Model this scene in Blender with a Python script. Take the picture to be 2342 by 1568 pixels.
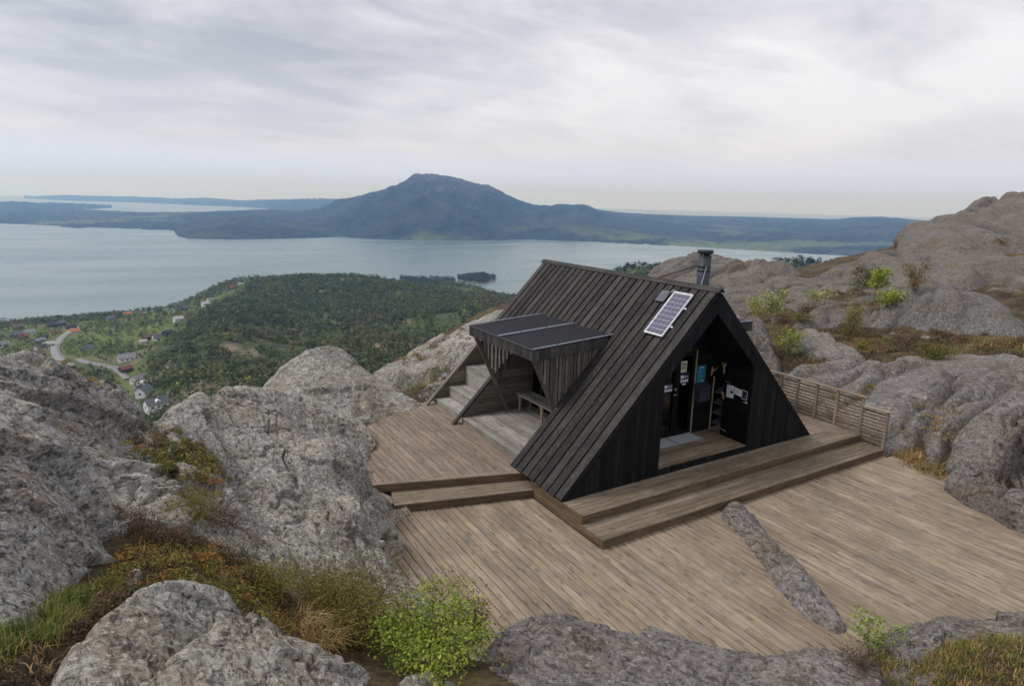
import bpy, math, random
import numpy as np
from mathutils import Matrix, Vector
random.seed(7); rng = np.random.default_rng(7)
for o in list(bpy.data.objects): bpy.data.objects.remove(o)
scene = bpy.context.scene
COL = scene.collection
R = math.radians

# ------------------------------------------------------------------ camera
CAM = np.array([-10.220, -8.678, 5.474]); YAW, PITCH, ROLL, FPX = 0.54688, 0.22376, 0.024575, 1433.58
cf = np.array([math.sin(YAW)*math.cos(PITCH), math.cos(YAW)*math.cos(PITCH), -math.sin(PITCH)])
_r = np.array([math.cos(YAW), -math.sin(YAW), 0.0]); _u = np.cross(_r, cf)
cr = math.cos(ROLL)*_r + math.sin(ROLL)*_u; cu = -math.sin(ROLL)*_r + math.cos(ROLL)*_u
cam = bpy.data.cameras.new('camera'); camo = bpy.data.objects.new('camera', cam); COL.objects.link(camo)
cam.sensor_width = 36; cam.lens = FPX/2341*36; cam.clip_start = 0.1; cam.clip_end = 90000
camo.matrix_world = Matrix(((cr[0], cu[0], -cf[0], CAM[0]), (cr[1], cu[1], -cf[1], CAM[1]), (cr[2], cu[2], -cf[2], CAM[2]), (0, 0, 0, 1)))
scene.camera = camo

# ------------------------------------------------------------------ world, sun, exposure
SUN_EL, SUN_AZ = R(52), R(-62)          # azimuth measured from +y towards +x
world = bpy.data.worlds.new('World'); scene.world = world; world.use_nodes = True
def build_world():
    nt = world.node_tree; n = nt.nodes; l = nt.links; n.clear()
    out = n.new('ShaderNodeOutputWorld'); bg = n.new('ShaderNodeBackground'); l.new(bg.outputs[0], out.inputs[0])
    sky = n.new('ShaderNodeTexSky'); sky.sky_type = 'NISHITA'; sky.sun_disc = False
    sky.sun_elevation = SUN_EL; sky.sun_rotation = SUN_AZ; sky.air_density = 1.0; sky.dust_density = 2.0
    tc = n.new('ShaderNodeTexCoord'); sep = n.new('ShaderNodeSeparateXYZ'); l.new(tc.outputs['Generated'], sep.inputs[0])
    def m(op, a, b=None, clamp=False):
        x = n.new('ShaderNodeMath'); x.operation = op; x.use_clamp = clamp
        for i, v in enumerate((a, b)):
            if v is None: continue
            if isinstance(v, (int, float)): x.inputs[i].default_value = v
            else: l.new(v, x.inputs[i])
        return x.outputs[0]
    zz = m('ADD', m('MAXIMUM', sep.outputs[2], 0.0), 0.16)
    u = m('DIVIDE', sep.outputs[0], zz); v = m('DIVIDE', sep.outputs[1], zz)
    com = n.new('ShaderNodeCombineXYZ'); l.new(u, com.inputs[0]); l.new(v, com.inputs[1])
    def noise(scale, detail, rough, rot, sc, off, dist=0.0):
        mp = n.new('ShaderNodeMapping'); mp.inputs['Rotation'].default_value = (0, 0, R(rot)); mp.inputs['Scale'].default_value = sc; mp.inputs['Location'].default_value = off
        l.new(com.outputs[0], mp.inputs[0])
        t = n.new('ShaderNodeTexNoise'); t.inputs['Scale'].default_value = scale; t.inputs['Detail'].default_value = detail; t.inputs['Roughness'].default_value = rough; t.inputs['Distortion'].default_value = dist
        l.new(mp.outputs[0], t.inputs['Vector']); return t.outputs['Fac']
    big = noise(0.42, 3, 0.5, 31, (1, 0.75, 1), (3.4, 1.2, 0), 0.3)
    mid = noise(1.7, 9, 0.62, 31, (0.8, 1.3, 1), (0.7, 5.1, 0), 0.5)
    fac = m('ADD', m('MULTIPLY', big, 0.62), m('MULTIPLY', mid, 0.38))
    rp = n.new('ShaderNodeValToRGB'); l.new(fac, rp.inputs[0])
    e = rp.color_ramp.elements
    e[0].position = 0.38; e[0].color = (3.5, 3.6, 4.05, 1); e[1].position = 0.585; e[1].color = (7.1, 7.0, 7.2, 1)
    k = e.new(0.475); k.color = (5.3, 5.35, 5.7, 1)
    # near the horizon the deck of cloud blends to even pale grey
    hz = n.new('ShaderNodeMapRange'); hz.inputs['From Min'].default_value = 0.0; hz.inputs['From Max'].default_value = 0.2; l.new(sep.outputs[2], hz.inputs['Value'])
    mx = n.new('ShaderNodeMix'); mx.data_type = 'RGBA'; l.new(hz.outputs[0], mx.inputs['Factor']); mx.inputs[6].default_value = (6.0, 6.1, 6.6, 1); l.new(rp.outputs[0], mx.inputs[7])
    h2 = n.new('ShaderNodeMapRange'); h2.inputs['From Min'].default_value = 0.0; h2.inputs['From Max'].default_value = 0.075; l.new(sep.outputs[2], h2.inputs['Value'])
    m3 = n.new('ShaderNodeMix'); m3.data_type = 'RGBA'; l.new(h2.outputs[0], m3.inputs['Factor']); m3.inputs[6].default_value = (4.9, 6.2, 9.6, 1); l.new(mx.outputs[2], m3.inputs[7])
    m2 = n.new('ShaderNodeMix'); m2.data_type = 'RGBA'; m2.inputs['Factor'].default_value = 0.94; l.new(sky.outputs[0], m2.inputs[6]); l.new(m3.outputs[2], m2.inputs[7])
    l.new(m2.outputs[2], bg.inputs[0]); bg.inputs[1].default_value = 0.1
build_world()
sun = bpy.data.lights.new('sun', 'SUN'); suno = bpy.data.objects.new('sun', sun); COL.objects.link(suno)
sun.energy = 1.5; sun.angle = R(16); sun.color = (1.0, 0.965, 0.92)
sd = Vector((math.sin(SUN_AZ)*math.cos(SUN_EL), math.cos(SUN_AZ)*math.cos(SUN_EL), math.sin(SUN_EL)))
suno.rotation_euler = sd.to_track_quat('Z', 'Y').to_euler(); suno.location = (0, 0, 60)
vs = scene.view_settings; vs.view_transform = 'Standard'; vs.look = 'None'; vs.exposure = 0.46; vs.gamma = 1.0; vs.use_curve_mapping = False
scene.cycles.use_denoising = True; scene.cycles.max_bounces = 8; scene.cycles.diffuse_bounces = 5; scene.cycles.glossy_bounces = 3; scene.cycles.transmission_bounces = 6; scene.cycles.volume_bounces = 3

# ------------------------------------------------------------------ geometry helpers
def ray(px, py):
    px = np.asarray(px, float); py = np.asarray(py, float)
    d = cf*FPX + np.multiply.outer(px-1170.5, cr) - np.multiply.outer(py-784.0, cu)
    return d/np.linalg.norm(d, axis=-1, keepdims=True)
def ud(px, py, D):
    d = ray(px, py); return CAM + d*(D/math.hypot(d[0], d[1]))
def tdown(px, py):
    d = ray(px, py); return -d[..., 2]/np.hypot(d[..., 0], d[..., 1])
def to_px(P):
    d = np.asarray(P, float)-CAM; z = d@cf
    return 1170.5+FPX*(d@cr)/z, 784-FPX*(d@cu)/z

# ---- noise
_perm = rng.permutation(256); _perm = np.concatenate([_perm, _perm, _perm])
_g = rng.normal(size=(256, 3)); _g /= np.linalg.norm(_g, axis=1, keepdims=True)
def pnoise(P):
    P = np.asarray(P, float); i = np.floor(P).astype(np.int64); f = P-i; i &= 255
    w = f*f*f*(f*(f*6-15)+10); r = 0
    for dx in (0, 1):
        wx = w[..., 0] if dx else 1-w[..., 0]
        for dy in (0, 1):
            wy = w[..., 1] if dy else 1-w[..., 1]
            for dz in (0, 1):
                wz = w[..., 2] if dz else 1-w[..., 2]
                h = _perm[_perm[_perm[(i[..., 0]+dx) & 255]+((i[..., 1]+dy) & 255)]+((i[..., 2]+dz) & 255)]
                gr = _g[h]
                r = r + wx*wy*wz*(gr[..., 0]*(f[..., 0]-dx)+gr[..., 1]*(f[..., 1]-dy)+gr[..., 2]*(f[..., 2]-dz))
    return r*1.6
def fbm(P, o=4, lac=2.03, gain=0.5):
    s = 0; a = 1.0; P = np.asarray(P, float)
    for k in range(o): s = s + a*pnoise(P+k*17.3); P = P*lac; a *= gain
    return s
def ridged(P, o=4, gain=0.5):
    s = 0; a = 1.0
    for k in range(o): s = s + a*(1-2*np.abs(pnoise(P+k*11.7))); P = P*2.03; a *= gain
    return s
def worley(P, dims=2, seed=0, vec=False):
    """F1, F2 of jittered cells"""
    P = np.asarray(P, float)[..., :dims]; i = np.floor(P).astype(np.int64); f1 = np.full(P.shape[:-1], 9.0); f2 = f1.copy(); idn = np.zeros(P.shape[:-1], np.int64); off = np.zeros(P.shape)
    rngs = [np.array(t) for t in np.ndindex(*([3]*dims))]
    jt = np.random.default_rng(seed+91).random((1024, dims))
    for t in rngs:
        c = i+(t-1); h = (c[..., 0]*73+c[..., 1]*157+(c[..., 2]*311 if dims == 3 else 0)) & 1023
        q = c+jt[h]-P; d = np.sqrt((q*q).sum(-1))
        n1 = d < f1
        if vec: off = np.where(n1[..., None], q, off)
        f2 = np.where(n1, f1, np.minimum(f2, d)); idn = np.where(n1, h, idn); f1 = np.where(n1, d, f1)
    return (f1, f2, idn, off) if vec else (f1, f2, idn)
class MQ:
    """smooth height surface through scattered points"""
    def __init__(s, pts, c=1.0, sm=0.0):
        p = np.array(pts, float); s.x = p[:, :2]; s.c = c; n = len(p)
        s.sc = max(np.ptp(s.x, axis=0)); s.mu = s.x.mean(0)
        A = np.sqrt(((s.x[:, None]-s.x[None])**2).sum(-1)+c*c)/s.sc; Q = np.c_[np.ones(n), (s.x-s.mu)/s.sc]
        M = np.zeros((n+3, n+3)); M[:n, :n] = -A+sm*np.eye(n); M[:n, n:] = Q; M[n:, :n] = Q.T
        s.w = np.linalg.solve(M, np.r_[p[:, 2], 0, 0, 0])
    def __call__(s, X, Y):
        X = np.asarray(X, float); sh = X.shape; X = X.ravel(); Y = np.asarray(Y, float).ravel(); out = np.empty(len(X))
        for a in range(0, len(X), 60000):
            q = np.stack([X[a:a+60000], Y[a:a+60000]], -1)
            A = np.sqrt(((q[:, None]-s.x[None])**2).sum(-1)+s.c**2)/s.sc
            out[a:a+60000] = -A@s.w[:-3]+s.w[-3]+((q-s.mu)/s.sc)@s.w[-2:]
        return out.reshape(sh)

# ---- objects
WM = {}
def new_obj(name, data, parent=None, M=None):
    o = bpy.data.objects.new(name, data); COL.objects.link(o)
    M = M or Matrix(); WM[o] = M
    if parent is not None:
        o.parent = parent; o.matrix_basis = WM[parent].inverted() @ M
    else: o.matrix_basis = M
    return o
def tag(o, label=None, cat=None, group=None, kind=None):
    if label: o['label'] = label
    if cat: o['category'] = cat
    if group: o['group'] = group
    if kind: o['kind'] = kind
    return o
def thing(name, loc, label, cat, group=None):
    o = new_obj(name, None, None, Matrix.Translation(loc)); o.empty_display_size = 0.2
    return tag(o, label, cat, group)
def mesh_np(name, V, F, mat, smooth=False, col=None, parent=None, M=None):
    """V (n,3), F (m,k) quads/tris arrays or list of arrays"""
    me = bpy.data.meshes.new(name)
    Fs = F if isinstance(F, list) else [F]
    V = np.ascontiguousarray(V, np.float32); me.vertices.add(len(V)); me.vertices.foreach_set('co', V.ravel())
    li = np.concatenate([f.ravel() for f in Fs]).astype(np.int32); tot = np.concatenate([np.full(len(f), f.shape[1]) for f in Fs]).astype(np.int32)
    st = np.concatenate([[0], np.cumsum(tot)[:-1]]).astype(np.int32)
    me.loops.add(len(li)); me.loops.foreach_set('vertex_index', li)
    me.polygons.add(len(tot)); me.polygons.foreach_set('loop_start', st); me.polygons.foreach_set('loop_total', tot)
    if smooth: me.polygons.foreach_set('use_smooth', np.ones(len(tot), bool))
    if col is not None:
        at = me.attributes.new('Col', 'FLOAT_COLOR', 'FACE'); c = np.ones((len(tot), 4), np.float32); c[:, :3] = col; at.data.foreach_set('color', c.ravel())
    me.update(calc_edges=True); me.materials.append(mat)
    return new_obj(name, me, parent, M)
def frame(o, ux, uy):
    ux = Vector(ux).normalized(); uy = Vector(uy).normalized(); uz = ux.cross(uy).normalized(); ux = uy.cross(uz)
    return Matrix(((ux.x, uy.x, uz.x, o[0]), (ux.y, uy.y, uz.y, o[1]), (ux.z, uy.z, uz.z, o[2]), (0, 0, 0, 1)))
_bc = {}
def board_mesh(w, L, t, mat, ch=0.004):
    key = (round(w, 4), round(L, 3), round(t, 4), mat.name, ch)
    if key in _bc: return _bc[key]
    w, L, t = w/2, L/2, t/2; ch = min(ch, w*.4, t*.4); V = []; Fc = []
    # chamfered along the length: octagonal section
    sec = [(-w, -t+ch), (-w+ch, -t), (w-ch, -t), (w, -t+ch), (w, t-ch), (w-ch, t), (-w+ch, t), (-w, t-ch)]
    for y in (-L, L): V += [(x, y, z) for x, z in sec]
    for i in range(8): j = (i+1) % 8; Fc.append((i, j, 8+j, 8+i)[::-1])
    Fc.append(tuple(range(8))); Fc.append(tuple(range(15, 7, -1)))
    me = bpy.data.meshes.new('board'); me.from_pydata(V, [], Fc); me.update(); me.materials.append(mat); _bc[key] = me; return me
def board(name, parent, a, b, wd, w, t, mat, ch=0.004, end=0.0):
    """board from point a to point b (centre line), width direction wd"""
    a = Vector(a); b = Vector(b); d = b-a; L = d.length
    return new_obj(name, board_mesh(w, L, t, mat, ch), parent, frame((a+b)/2, wd, d))
def prism(name, parent, poly, o, ux, uy, t, mat):
    """polygon (u,v) extruded by t along ux x uy"""
    c = np.mean(poly, axis=0); M = frame(Vector(o)+Vector(ux).normalized()*c[0]+Vector(uy).normalized()*c[1], ux, uy)
    n = len(poly); V = [(u-c[0], v-c[1], z) for z in (0, t) for u, v in poly]
    ar = sum(poly[i][0]*poly[(i+1) % n][1]-poly[(i+1) % n][0]*poly[i][1] for i in range(n))
    Fc = [tuple(range(n))[::-1], tuple(range(n, 2*n))]+[(i, (i+1) % n, n+(i+1) % n, n+i) for i in range(n)]
    if ar < 0: Fc = [f[::-1] for f in Fc]
    me = bpy.data.meshes.new(name); me.from_pydata(V, [], Fc); me.update(); me.materials.append(mat)
    return new_obj(name, me, parent, M)
def box(name, parent, lo, hi, mat, ch=0.004):
    c = (Vector(lo)+Vector(hi))/2; s = Vector(hi)-Vector(lo)
    return new_obj(name, board_mesh(s.x, s.y, s.z, mat, ch), parent, Matrix.Translation(c))
def tube(name, parent, pts, rad, mat, seg=10, cap=True):
    pts = [np.array(p, float) for p in pts]; rad = rad if hasattr(rad, '__len__') else [rad]*len(pts); V = []; Fc = []
    for i, p in enumerate(pts):
        d = pts[min(i+1, len(pts)-1)]-pts[max(i-1, 0)]; d /= np.linalg.norm(d)+1e-9
        a = np.cross(d, (0, 0, 1) if abs(d[2]) < .9 else (1, 0, 0)); a /= np.linalg.norm(a); b = np.cross(d, a)
        for k in range(seg):
            t = 2*math.pi*k/seg; V.append(p+rad[i]*(math.cos(t)*a+math.sin(t)*b))
    for i in range(len(pts)-1):
        for k in range(seg): j = (k+1) % seg; Fc.append((i*seg+k, i*seg+j, (i+1)*seg+j, (i+1)*seg+k))
    if cap: Fc.append(tuple(range(seg))[::-1]); Fc.append(tuple(range((len(pts)-1)*seg, len(pts)*seg)))
    me = bpy.data.meshes.new(name); c = pts[0]; me.from_pydata([tuple(v-c) for v in V], [], Fc); me.update(); me.materials.append(mat)
    for p in me.polygons: p.use_smooth = len(p.vertices) == 4
    return new_obj(name, me, parent, Matrix.Translation(c))

# ------------------------------------------------------------------ materials
class NT:
    def __init__(s, name):
        s.m = bpy.data.materials.new(name); s.m.use_nodes = True; s.t = s.m.node_tree; s.n = s.t.nodes; s.l = s.t.links
        s.b = s.n['Principled BSDF']; s.b.inputs['Roughness'].default_value = 0.85
        s.b.inputs['Specular IOR Level'].default_value = 0.3
    def new(s, k, **kw):
        x = s.n.new(k)
        for a, b in kw.items(): setattr(x, a, b)
        return x
    def lk(s, a, b): s.l.new(a, b)
    def math(s, op, a, b=None, clamp=False):
        x = s.new('ShaderNodeMath', operation=op); x.use_clamp = clamp
        for i, v in enumerate((a, b)):
            if v is None: continue
            if isinstance(v, (int, float)): x.inputs[i].default_value = v
            else: s.lk(v, x.inputs[i])
        return x.outputs[0]
    def coords(s, kind='Object', scale=(1, 1, 1), rnd=0.0, rot=(0, 0, 0)):
        if kind == 'Position': v = s.new('ShaderNodeNewGeometry').outputs['Position']
        else: v = s.new('ShaderNodeTexCoord').outputs[kind]
        if rnd:
            oi = s.new('ShaderNodeObjectInfo'); a = s.new('ShaderNodeVectorMath', operation='ADD'); q = s.math('MULTIPLY', oi.outputs['Random'], rnd)
            s.lk(v, a.inputs[0]); s.lk(q, a.inputs[1]); v = a.outputs[0]
        mp = s.new('ShaderNodeMapping'); mp.inputs['Scale'].default_value = scale; mp.inputs['Rotation'].default_value = rot; s.lk(v, mp.inputs[0]); return mp.outputs[0]
    def noise(s, v, scale, detail=4, rough=0.55, dist=0.0):
        t = s.new('ShaderNodeTexNoise'); t.inputs['Scale'].default_value = scale; t.inputs['Detail'].default_value = detail; t.inputs['Roughness'].default_value = rough; t.inputs['Distortion'].default_value = dist
        s.lk(v, t.inputs['Vector']); return t.outputs['Fac']
    def voro(s, v, scale, feature='F1', out='Distance', rand=1.0, dim='3D'):
        t = s.new('ShaderNodeTexVoronoi', feature=feature, voronoi_dimensions=dim); t.inputs['Scale'].default_value = scale; t.inputs['Randomness'].default_value = rand; s.lk(v, t.inputs['Vector']); return t.outputs[out]
    def ramp(s, f, stops):
        r = s.new('ShaderNodeValToRGB'); e = r.color_ramp.elements
        for i, (p, c) in enumerate(stops):
            k = e[i] if i < 2 else e.new(p)
            k.position = p; k.color = (c, c, c, 1) if isinstance(c, (int, float)) else (*c, 1)
        s.lk(f, r.inputs[0]); return r.outputs[0]
    def mix(s, f, a, b, mode='MIX'):
        x = s.new('ShaderNodeMix', data_type='RGBA', blend_type=mode)
        for i, v in ((0, f), (6, a), (7, b)):
            if isinstance(v, (int, float)): x.inputs[i].default_value = v if i == 0 else (v, v, v, 1)
            elif isinstance(v, tuple): x.inputs[i].default_value = (*v, 1)
            else: s.lk(v, x.inputs[i])
        return x.outputs[2]
    def bump(s, h, strength, dist):
        b = s.new('ShaderNodeBump'); b.inputs['Strength'].default_value = strength; b.inputs['Distance'].default_value = dist; s.lk(h, b.inputs['Height']); s.lk(b.outputs[0], s.b.inputs['Normal'])
    def col(s, c):
        if isinstance(c, tuple): s.b.inputs['Base Color'].default_value = (*c, 1)
        else: s.lk(c, s.b.inputs['Base Color'])
    def rough(s, r):
        if isinstance(r, (int, float)): s.b.inputs['Roughness'].default_value = r
        else: s.lk(r, s.b.inputs['Roughness'])
def plain(name, c, rough=0.6, metal=0.0, emit=None):
    k = NT(name); k.col(c); k.rough(rough); k.b.inputs['Metallic'].default_value = metal
    nv = k.noise(k.coords('Object'), 9, 4); k.col(k.mix(1.0, tuple(c), k.ramp(nv, [(0.3, 0.82), (0.7, 1.12)]), 'MULTIPLY'))
    return k.m
def wood(name, dark, mid, light, green=0.0, var=0.35, streak=None, rough=0.8, knots=True, blot=0.5, spec=0.25):
    k = NT(name); g = k.coords('Object', (34, 0.55, 34), rnd=53.0); g2 = k.coords('Object', (7, 0.9, 7), rnd=91.0); w = k.coords('Position')
    gr = k.noise(g, 2.2, 6, 0.65, 0.6); br = k.noise(g2, 1.6, 3); oi = k.new('ShaderNodeObjectInfo').outputs['Random']
    f = k.math('ADD', k.math('MULTIPLY', gr, 0.42), k.math('MULTIPLY', br, 0.58))
    f = k.math('ADD', f, k.math('MULTIPLY', k.math('SUBTRACT', oi, 0.5), var))
    c = k.ramp(f, [(0.31, dark), (0.70, light), (0.5, mid)])
    bl = k.noise(w, 1.3, 6, 0.7); c = k.mix(k.ramp(bl, [(0.46, 0.0), (0.62, blot)]), c, tuple(x*0.62 for x in mid))
    gp = k.noise(k.coords('Object', (2.2, 1.1, 2.2), rnd=11.0), 1.5, 5, 0.65); c = k.mix(k.ramp(gp, [(0.52, 0.0), (0.64, blot)]), c, k.mix(0.6, c, tuple([sum(mid)/3*0.72]*2+[sum(mid)/3*0.76])))
    if knots:
        kn = k.voro(k.coords('Object', (6.5, 1.7, 6.5), rnd=31.0), 1.0, dim='2D'); c = k.mix(k.ramp(kn, [(0.07, 0.55), (0.15, 0.0)]), c, tuple(x*0.5 for x in dark))
    if green:
        gn = k.noise(w, 1.7, 5, 0.6); c = k.mix(k.ramp(gn, [(0.48, 0.0), (0.75, green)]), c, (0.085, 0.095, 0.035))
    if streak:
        sv = k.noise(k.coords('Object', (42, 1.1, 42), rnd=17.0), 1.9, 5, 0.7); sp = k.noise(k.coords('Object', (60, 22, 60), rnd=77.0), 0.9, 3)
        c = k.mix(k.ramp(sv, [(0.585, 0.0), (0.68, 0.65)]), c, streak); c = k.mix(k.ramp(sp, [(0.64, 0.0), (0.69, 0.7)]), c, tuple(x*1.3 for x in streak))
    k.col(c); k.rough(rough); k.b.inputs['Specular IOR Level'].default_value = spec; k.bump(gr, 0.5, 0.004); return k.m
def rock(name, lo, mid, hi, warm=(0.2, 0.165, 0.13), scale=1.0, lichen=0.5, dark=0.5, grain=(1, 1, 1), moss=0.0, bump=1.0):
    k = NT(name); v = k.coords('Position', (scale,)*3); gv = k.coords('Position', tuple(scale*g for g in grain), rot=(0.3, 0.2, 0.6))
    a = k.noise(v, 0.7, 6, 0.6, 0.4); b = k.noise(gv, 4.5, 8, 0.72, 0.6); c1 = k.noise(v, 24, 6, 0.85)
    f = k.math('ADD', k.math('MULTIPLY', a, 0.26), k.math('ADD', k.math('MULTIPLY', b, 0.24), k.math('MULTIPLY', c1, 0.50)))
    c = k.ramp(f, [(0.415, lo), (0.585, hi), (0.5, mid)])
    wn = k.noise(v, 1.1, 6, 0.65); c = k.mix(k.ramp(wn, [(0.48, 0.0), (0.62, 0.6)]), c, k.mix(1.0, c, tuple(x/0.2 for x in warm), 'MULTIPLY'))
    dk = k.noise(gv, 13, 7, 0.78, 0.7); c = k.mix(k.ramp(dk, [(0.545, 0.0), (0.62, dark)]), c, tuple(x*0.42 for x in lo))
    lc = k.noise(v, 11, 6, 0.75, 0.3); lm = k.noise(v, 1.6, 4); pale = k.math('MULTIPLY', k.ramp(lc, [(0.53, 0.0), (0.60, 1.0)]), k.ramp(lm, [(0.44, 0.1), (0.60, lichen)]))
    c = k.mix(pale, c, tuple(min(.55, x*1.45) for x in hi))
    sp = k.voro(v, 1.7); sp2 = k.noise(v, 30, 3); blob = k.ramp(k.math('ADD', sp, k.math('MULTIPLY', sp2, 0.2)), [(0.155, lichen), (0.19, 0.0)]); c = k.mix(blob, c, (0.44, 0.45, 0.38))
    if moss:
        mn = k.noise(v, 2.2, 7, 0.7); geo = k.new('ShaderNodeNewGeometry'); sx = k.new('ShaderNodeSeparateXYZ'); k.lk(geo.outputs['Normal'], sx.inputs[0])
        mm = k.math('MULTIPLY', k.ramp(mn, [(0.54, 0.0), (0.60, moss)]), k.ramp(sx.outputs[2], [(0.55, 0.0), (0.85, 1.0)]))
        c = k.mix(mm, c, k.mix(k.noise(v, 22, 4), (0.06, 0.045, 0.018), (0.17, 0.12, 0.045)))
    s1 = k.noise(gv, 19, 4, 0.8, 0.5); c = k.mix(k.ramp(s1, [(0.55, 0.0), (0.60, 0.5+dark*.3)]), c, tuple(x*0.40 for x in lo)); s2 = k.noise(v, 15, 4, 0.8, 0.4); c = k.mix(k.ramp(s2, [(0.555, 0.0), (0.61, 0.35+lichen*.5)]), c, tuple(min(.6, x*1.5) for x in hi))
    k.col(c); k.rough(0.92)
    h = k.math('ADD', k.math('MULTIPLY', b, 0.8), k.math('MULTIPLY', c1, 0.35)); h = k.math('SUBTRACT', h, k.math('MULTIPLY', k.ramp(dk, [(0.54, 0.0), (0.62, 1.0)]), 0.18))
    k.bump(h, 1.0*bump, 0.045/scale); return k.m
def leafmat(name, trans=0.25, rough=0.7):
    k = NT(name); a = k.new('ShaderNodeAttribute', attribute_name='Col'); k.col(a.outputs['Color']); k.rough(rough)
    t = k.new('ShaderNodeBsdfTranslucent'); k.lk(a.outputs['Color'], t.inputs[0]); m = k.new('ShaderNodeMixShader'); m.inputs[0].default_value = trans
    k.lk(k.b.outputs[0], m.inputs[1]); k.lk(t.outputs[0], m.inputs[2]); k.lk(m.outputs[0], k.n['Material Output'].inputs[0]); return k.m
M_leaf = leafmat('foliage'); M_twig = leafmat('twig', 0.0, 0.9)
M_deck = wood('weathered_deck_wood', (0.155, 0.115, 0.078), (0.278, 0.214, 0.152), (0.41, 0.332, 0.252), var=0.13, blot=0.55)
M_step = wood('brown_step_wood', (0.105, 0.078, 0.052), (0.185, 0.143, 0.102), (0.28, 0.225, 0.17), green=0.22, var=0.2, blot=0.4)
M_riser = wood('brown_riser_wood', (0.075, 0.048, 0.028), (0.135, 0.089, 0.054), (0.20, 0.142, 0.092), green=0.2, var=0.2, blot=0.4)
M_upper = wood('upper_deck_wood', (0.135, 0.10, 0.074), (0.225, 0.172, 0.132), (0.33, 0.265, 0.212), var=0.15, blot=0.4)
M_grey = wood('silvered_wood', (0.16, 0.145, 0.125), (0.29, 0.27, 0.24), (0.42, 0.40, 0.37), green=0.3, var=0.25, blot=0.4)
M_side = wood('grey_brown_siding', (0.085, 0.07, 0.056), (0.145, 0.125, 0.10), (0.215, 0.19, 0.16), green=0.2, var=0.3)
M_slat = wood('slat_wood', (0.075, 0.062, 0.05), (0.13, 0.11, 0.09), (0.21, 0.18, 0.15), var=0.45)
M_fence = wood('fence_wood', (0.09, 0.058, 0.034), (0.165, 0.108, 0.066), (0.25, 0.18, 0.118), var=0.3)
M_post = wood('fence_post_wood', (0.16, 0.122, 0.085), (0.25, 0.195, 0.142), (0.34, 0.28, 0.215), var=0.2)
M_roof = wood('black_roof_wood', (0.015, 0.014, 0.0135), (0.031, 0.0285, 0.0275), (0.062, 0.056, 0.052), var=0.3, streak=(0.20, 0.17, 0.135), rough=0.75, knots=False, blot=0.4, spec=0.2)
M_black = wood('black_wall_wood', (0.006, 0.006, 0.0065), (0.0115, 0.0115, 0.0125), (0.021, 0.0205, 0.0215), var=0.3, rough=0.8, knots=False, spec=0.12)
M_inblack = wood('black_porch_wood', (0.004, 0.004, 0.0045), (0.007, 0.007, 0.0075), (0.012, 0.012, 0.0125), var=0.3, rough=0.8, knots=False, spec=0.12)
M_porch = wood('porch_floor_wood', (0.12, 0.085, 0.055), (0.22, 0.165, 0.11), (0.31, 0.25, 0.18), green=0.2, var=0.3)
M_ply = wood('plywood', (0.42, 0.25, 0.09), (0.56, 0.36, 0.15), (0.64, 0.45, 0.21), var=0.1, knots=False, blot=0.1)
M_raw = wood('pale_timber', (0.25, 0.19, 0.12), (0.36, 0.28, 0.19), (0.45, 0.37, 0.26), var=0.2)

# ------------------------------------------------------------------ the setting: height fields
SEA = -260.0
rk_near = rock('grey_gneiss', (0.12, 0.111, 0.096), (0.262, 0.245, 0.217), (0.43, 0.406, 0.366), grain=(1, 0.45, 1.3), lichen=0.5, dark=0.9)
rk_left = rock('pale_lichen_gneiss', (0.125, 0.115, 0.10), (0.268, 0.25, 0.222), (0.435, 0.411, 0.37), grain=(0.6, 1.2, 0.9), lichen=0.55, dark=0.9, moss=0.3)
rk_dome = rock('brown_grey_gneiss', (0.075, 0.067, 0.06), (0.14, 0.125, 0.113), (0.215, 0.194, 0.177), scale=0.6, grain=(1.6, 0.5, 1), lichen=0.25, dark=0.6, moss=0.55, bump=1.0)
rk_right = rock('dark_gneiss', (0.09, 0.08, 0.074), (0.17, 0.154, 0.143), (0.27, 0.248, 0.232), scale=0.8, grain=(1.2, 0.5, 1), lichen=0.4, dark=0.6)
rk_streak = rock('streaked_gneiss', (0.065, 0.06, 0.058), (0.14, 0.13, 0.122), (0.235, 0.22, 0.208), scale=0.6, grain=(2.2, 2.2, 0.22), lichen=0.4, dark=0.7)
def heathmat():
    k = NT('heath_soil'); v = k.coords('Position'); a = k.noise(v, 0.55, 6, 0.65); b = k.noise(v, 7, 5, 0.7)
    f = k.math('ADD', k.math('MULTIPLY', a, 0.6), k.math('MULTIPLY', b, 0.4))
    c = k.ramp(f, [(0.38, (0.028, 0.018, 0.012)), (0.62, (0.17, 0.12, 0.052)), (0.47, (0.062, 0.04, 0.023)), (0.55, (0.105, 0.08, 0.035))]); k.col(c); k.rough(0.95); k.bump(b, 1.0, 0.12); return k.m
M_heath = heathmat()

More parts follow.
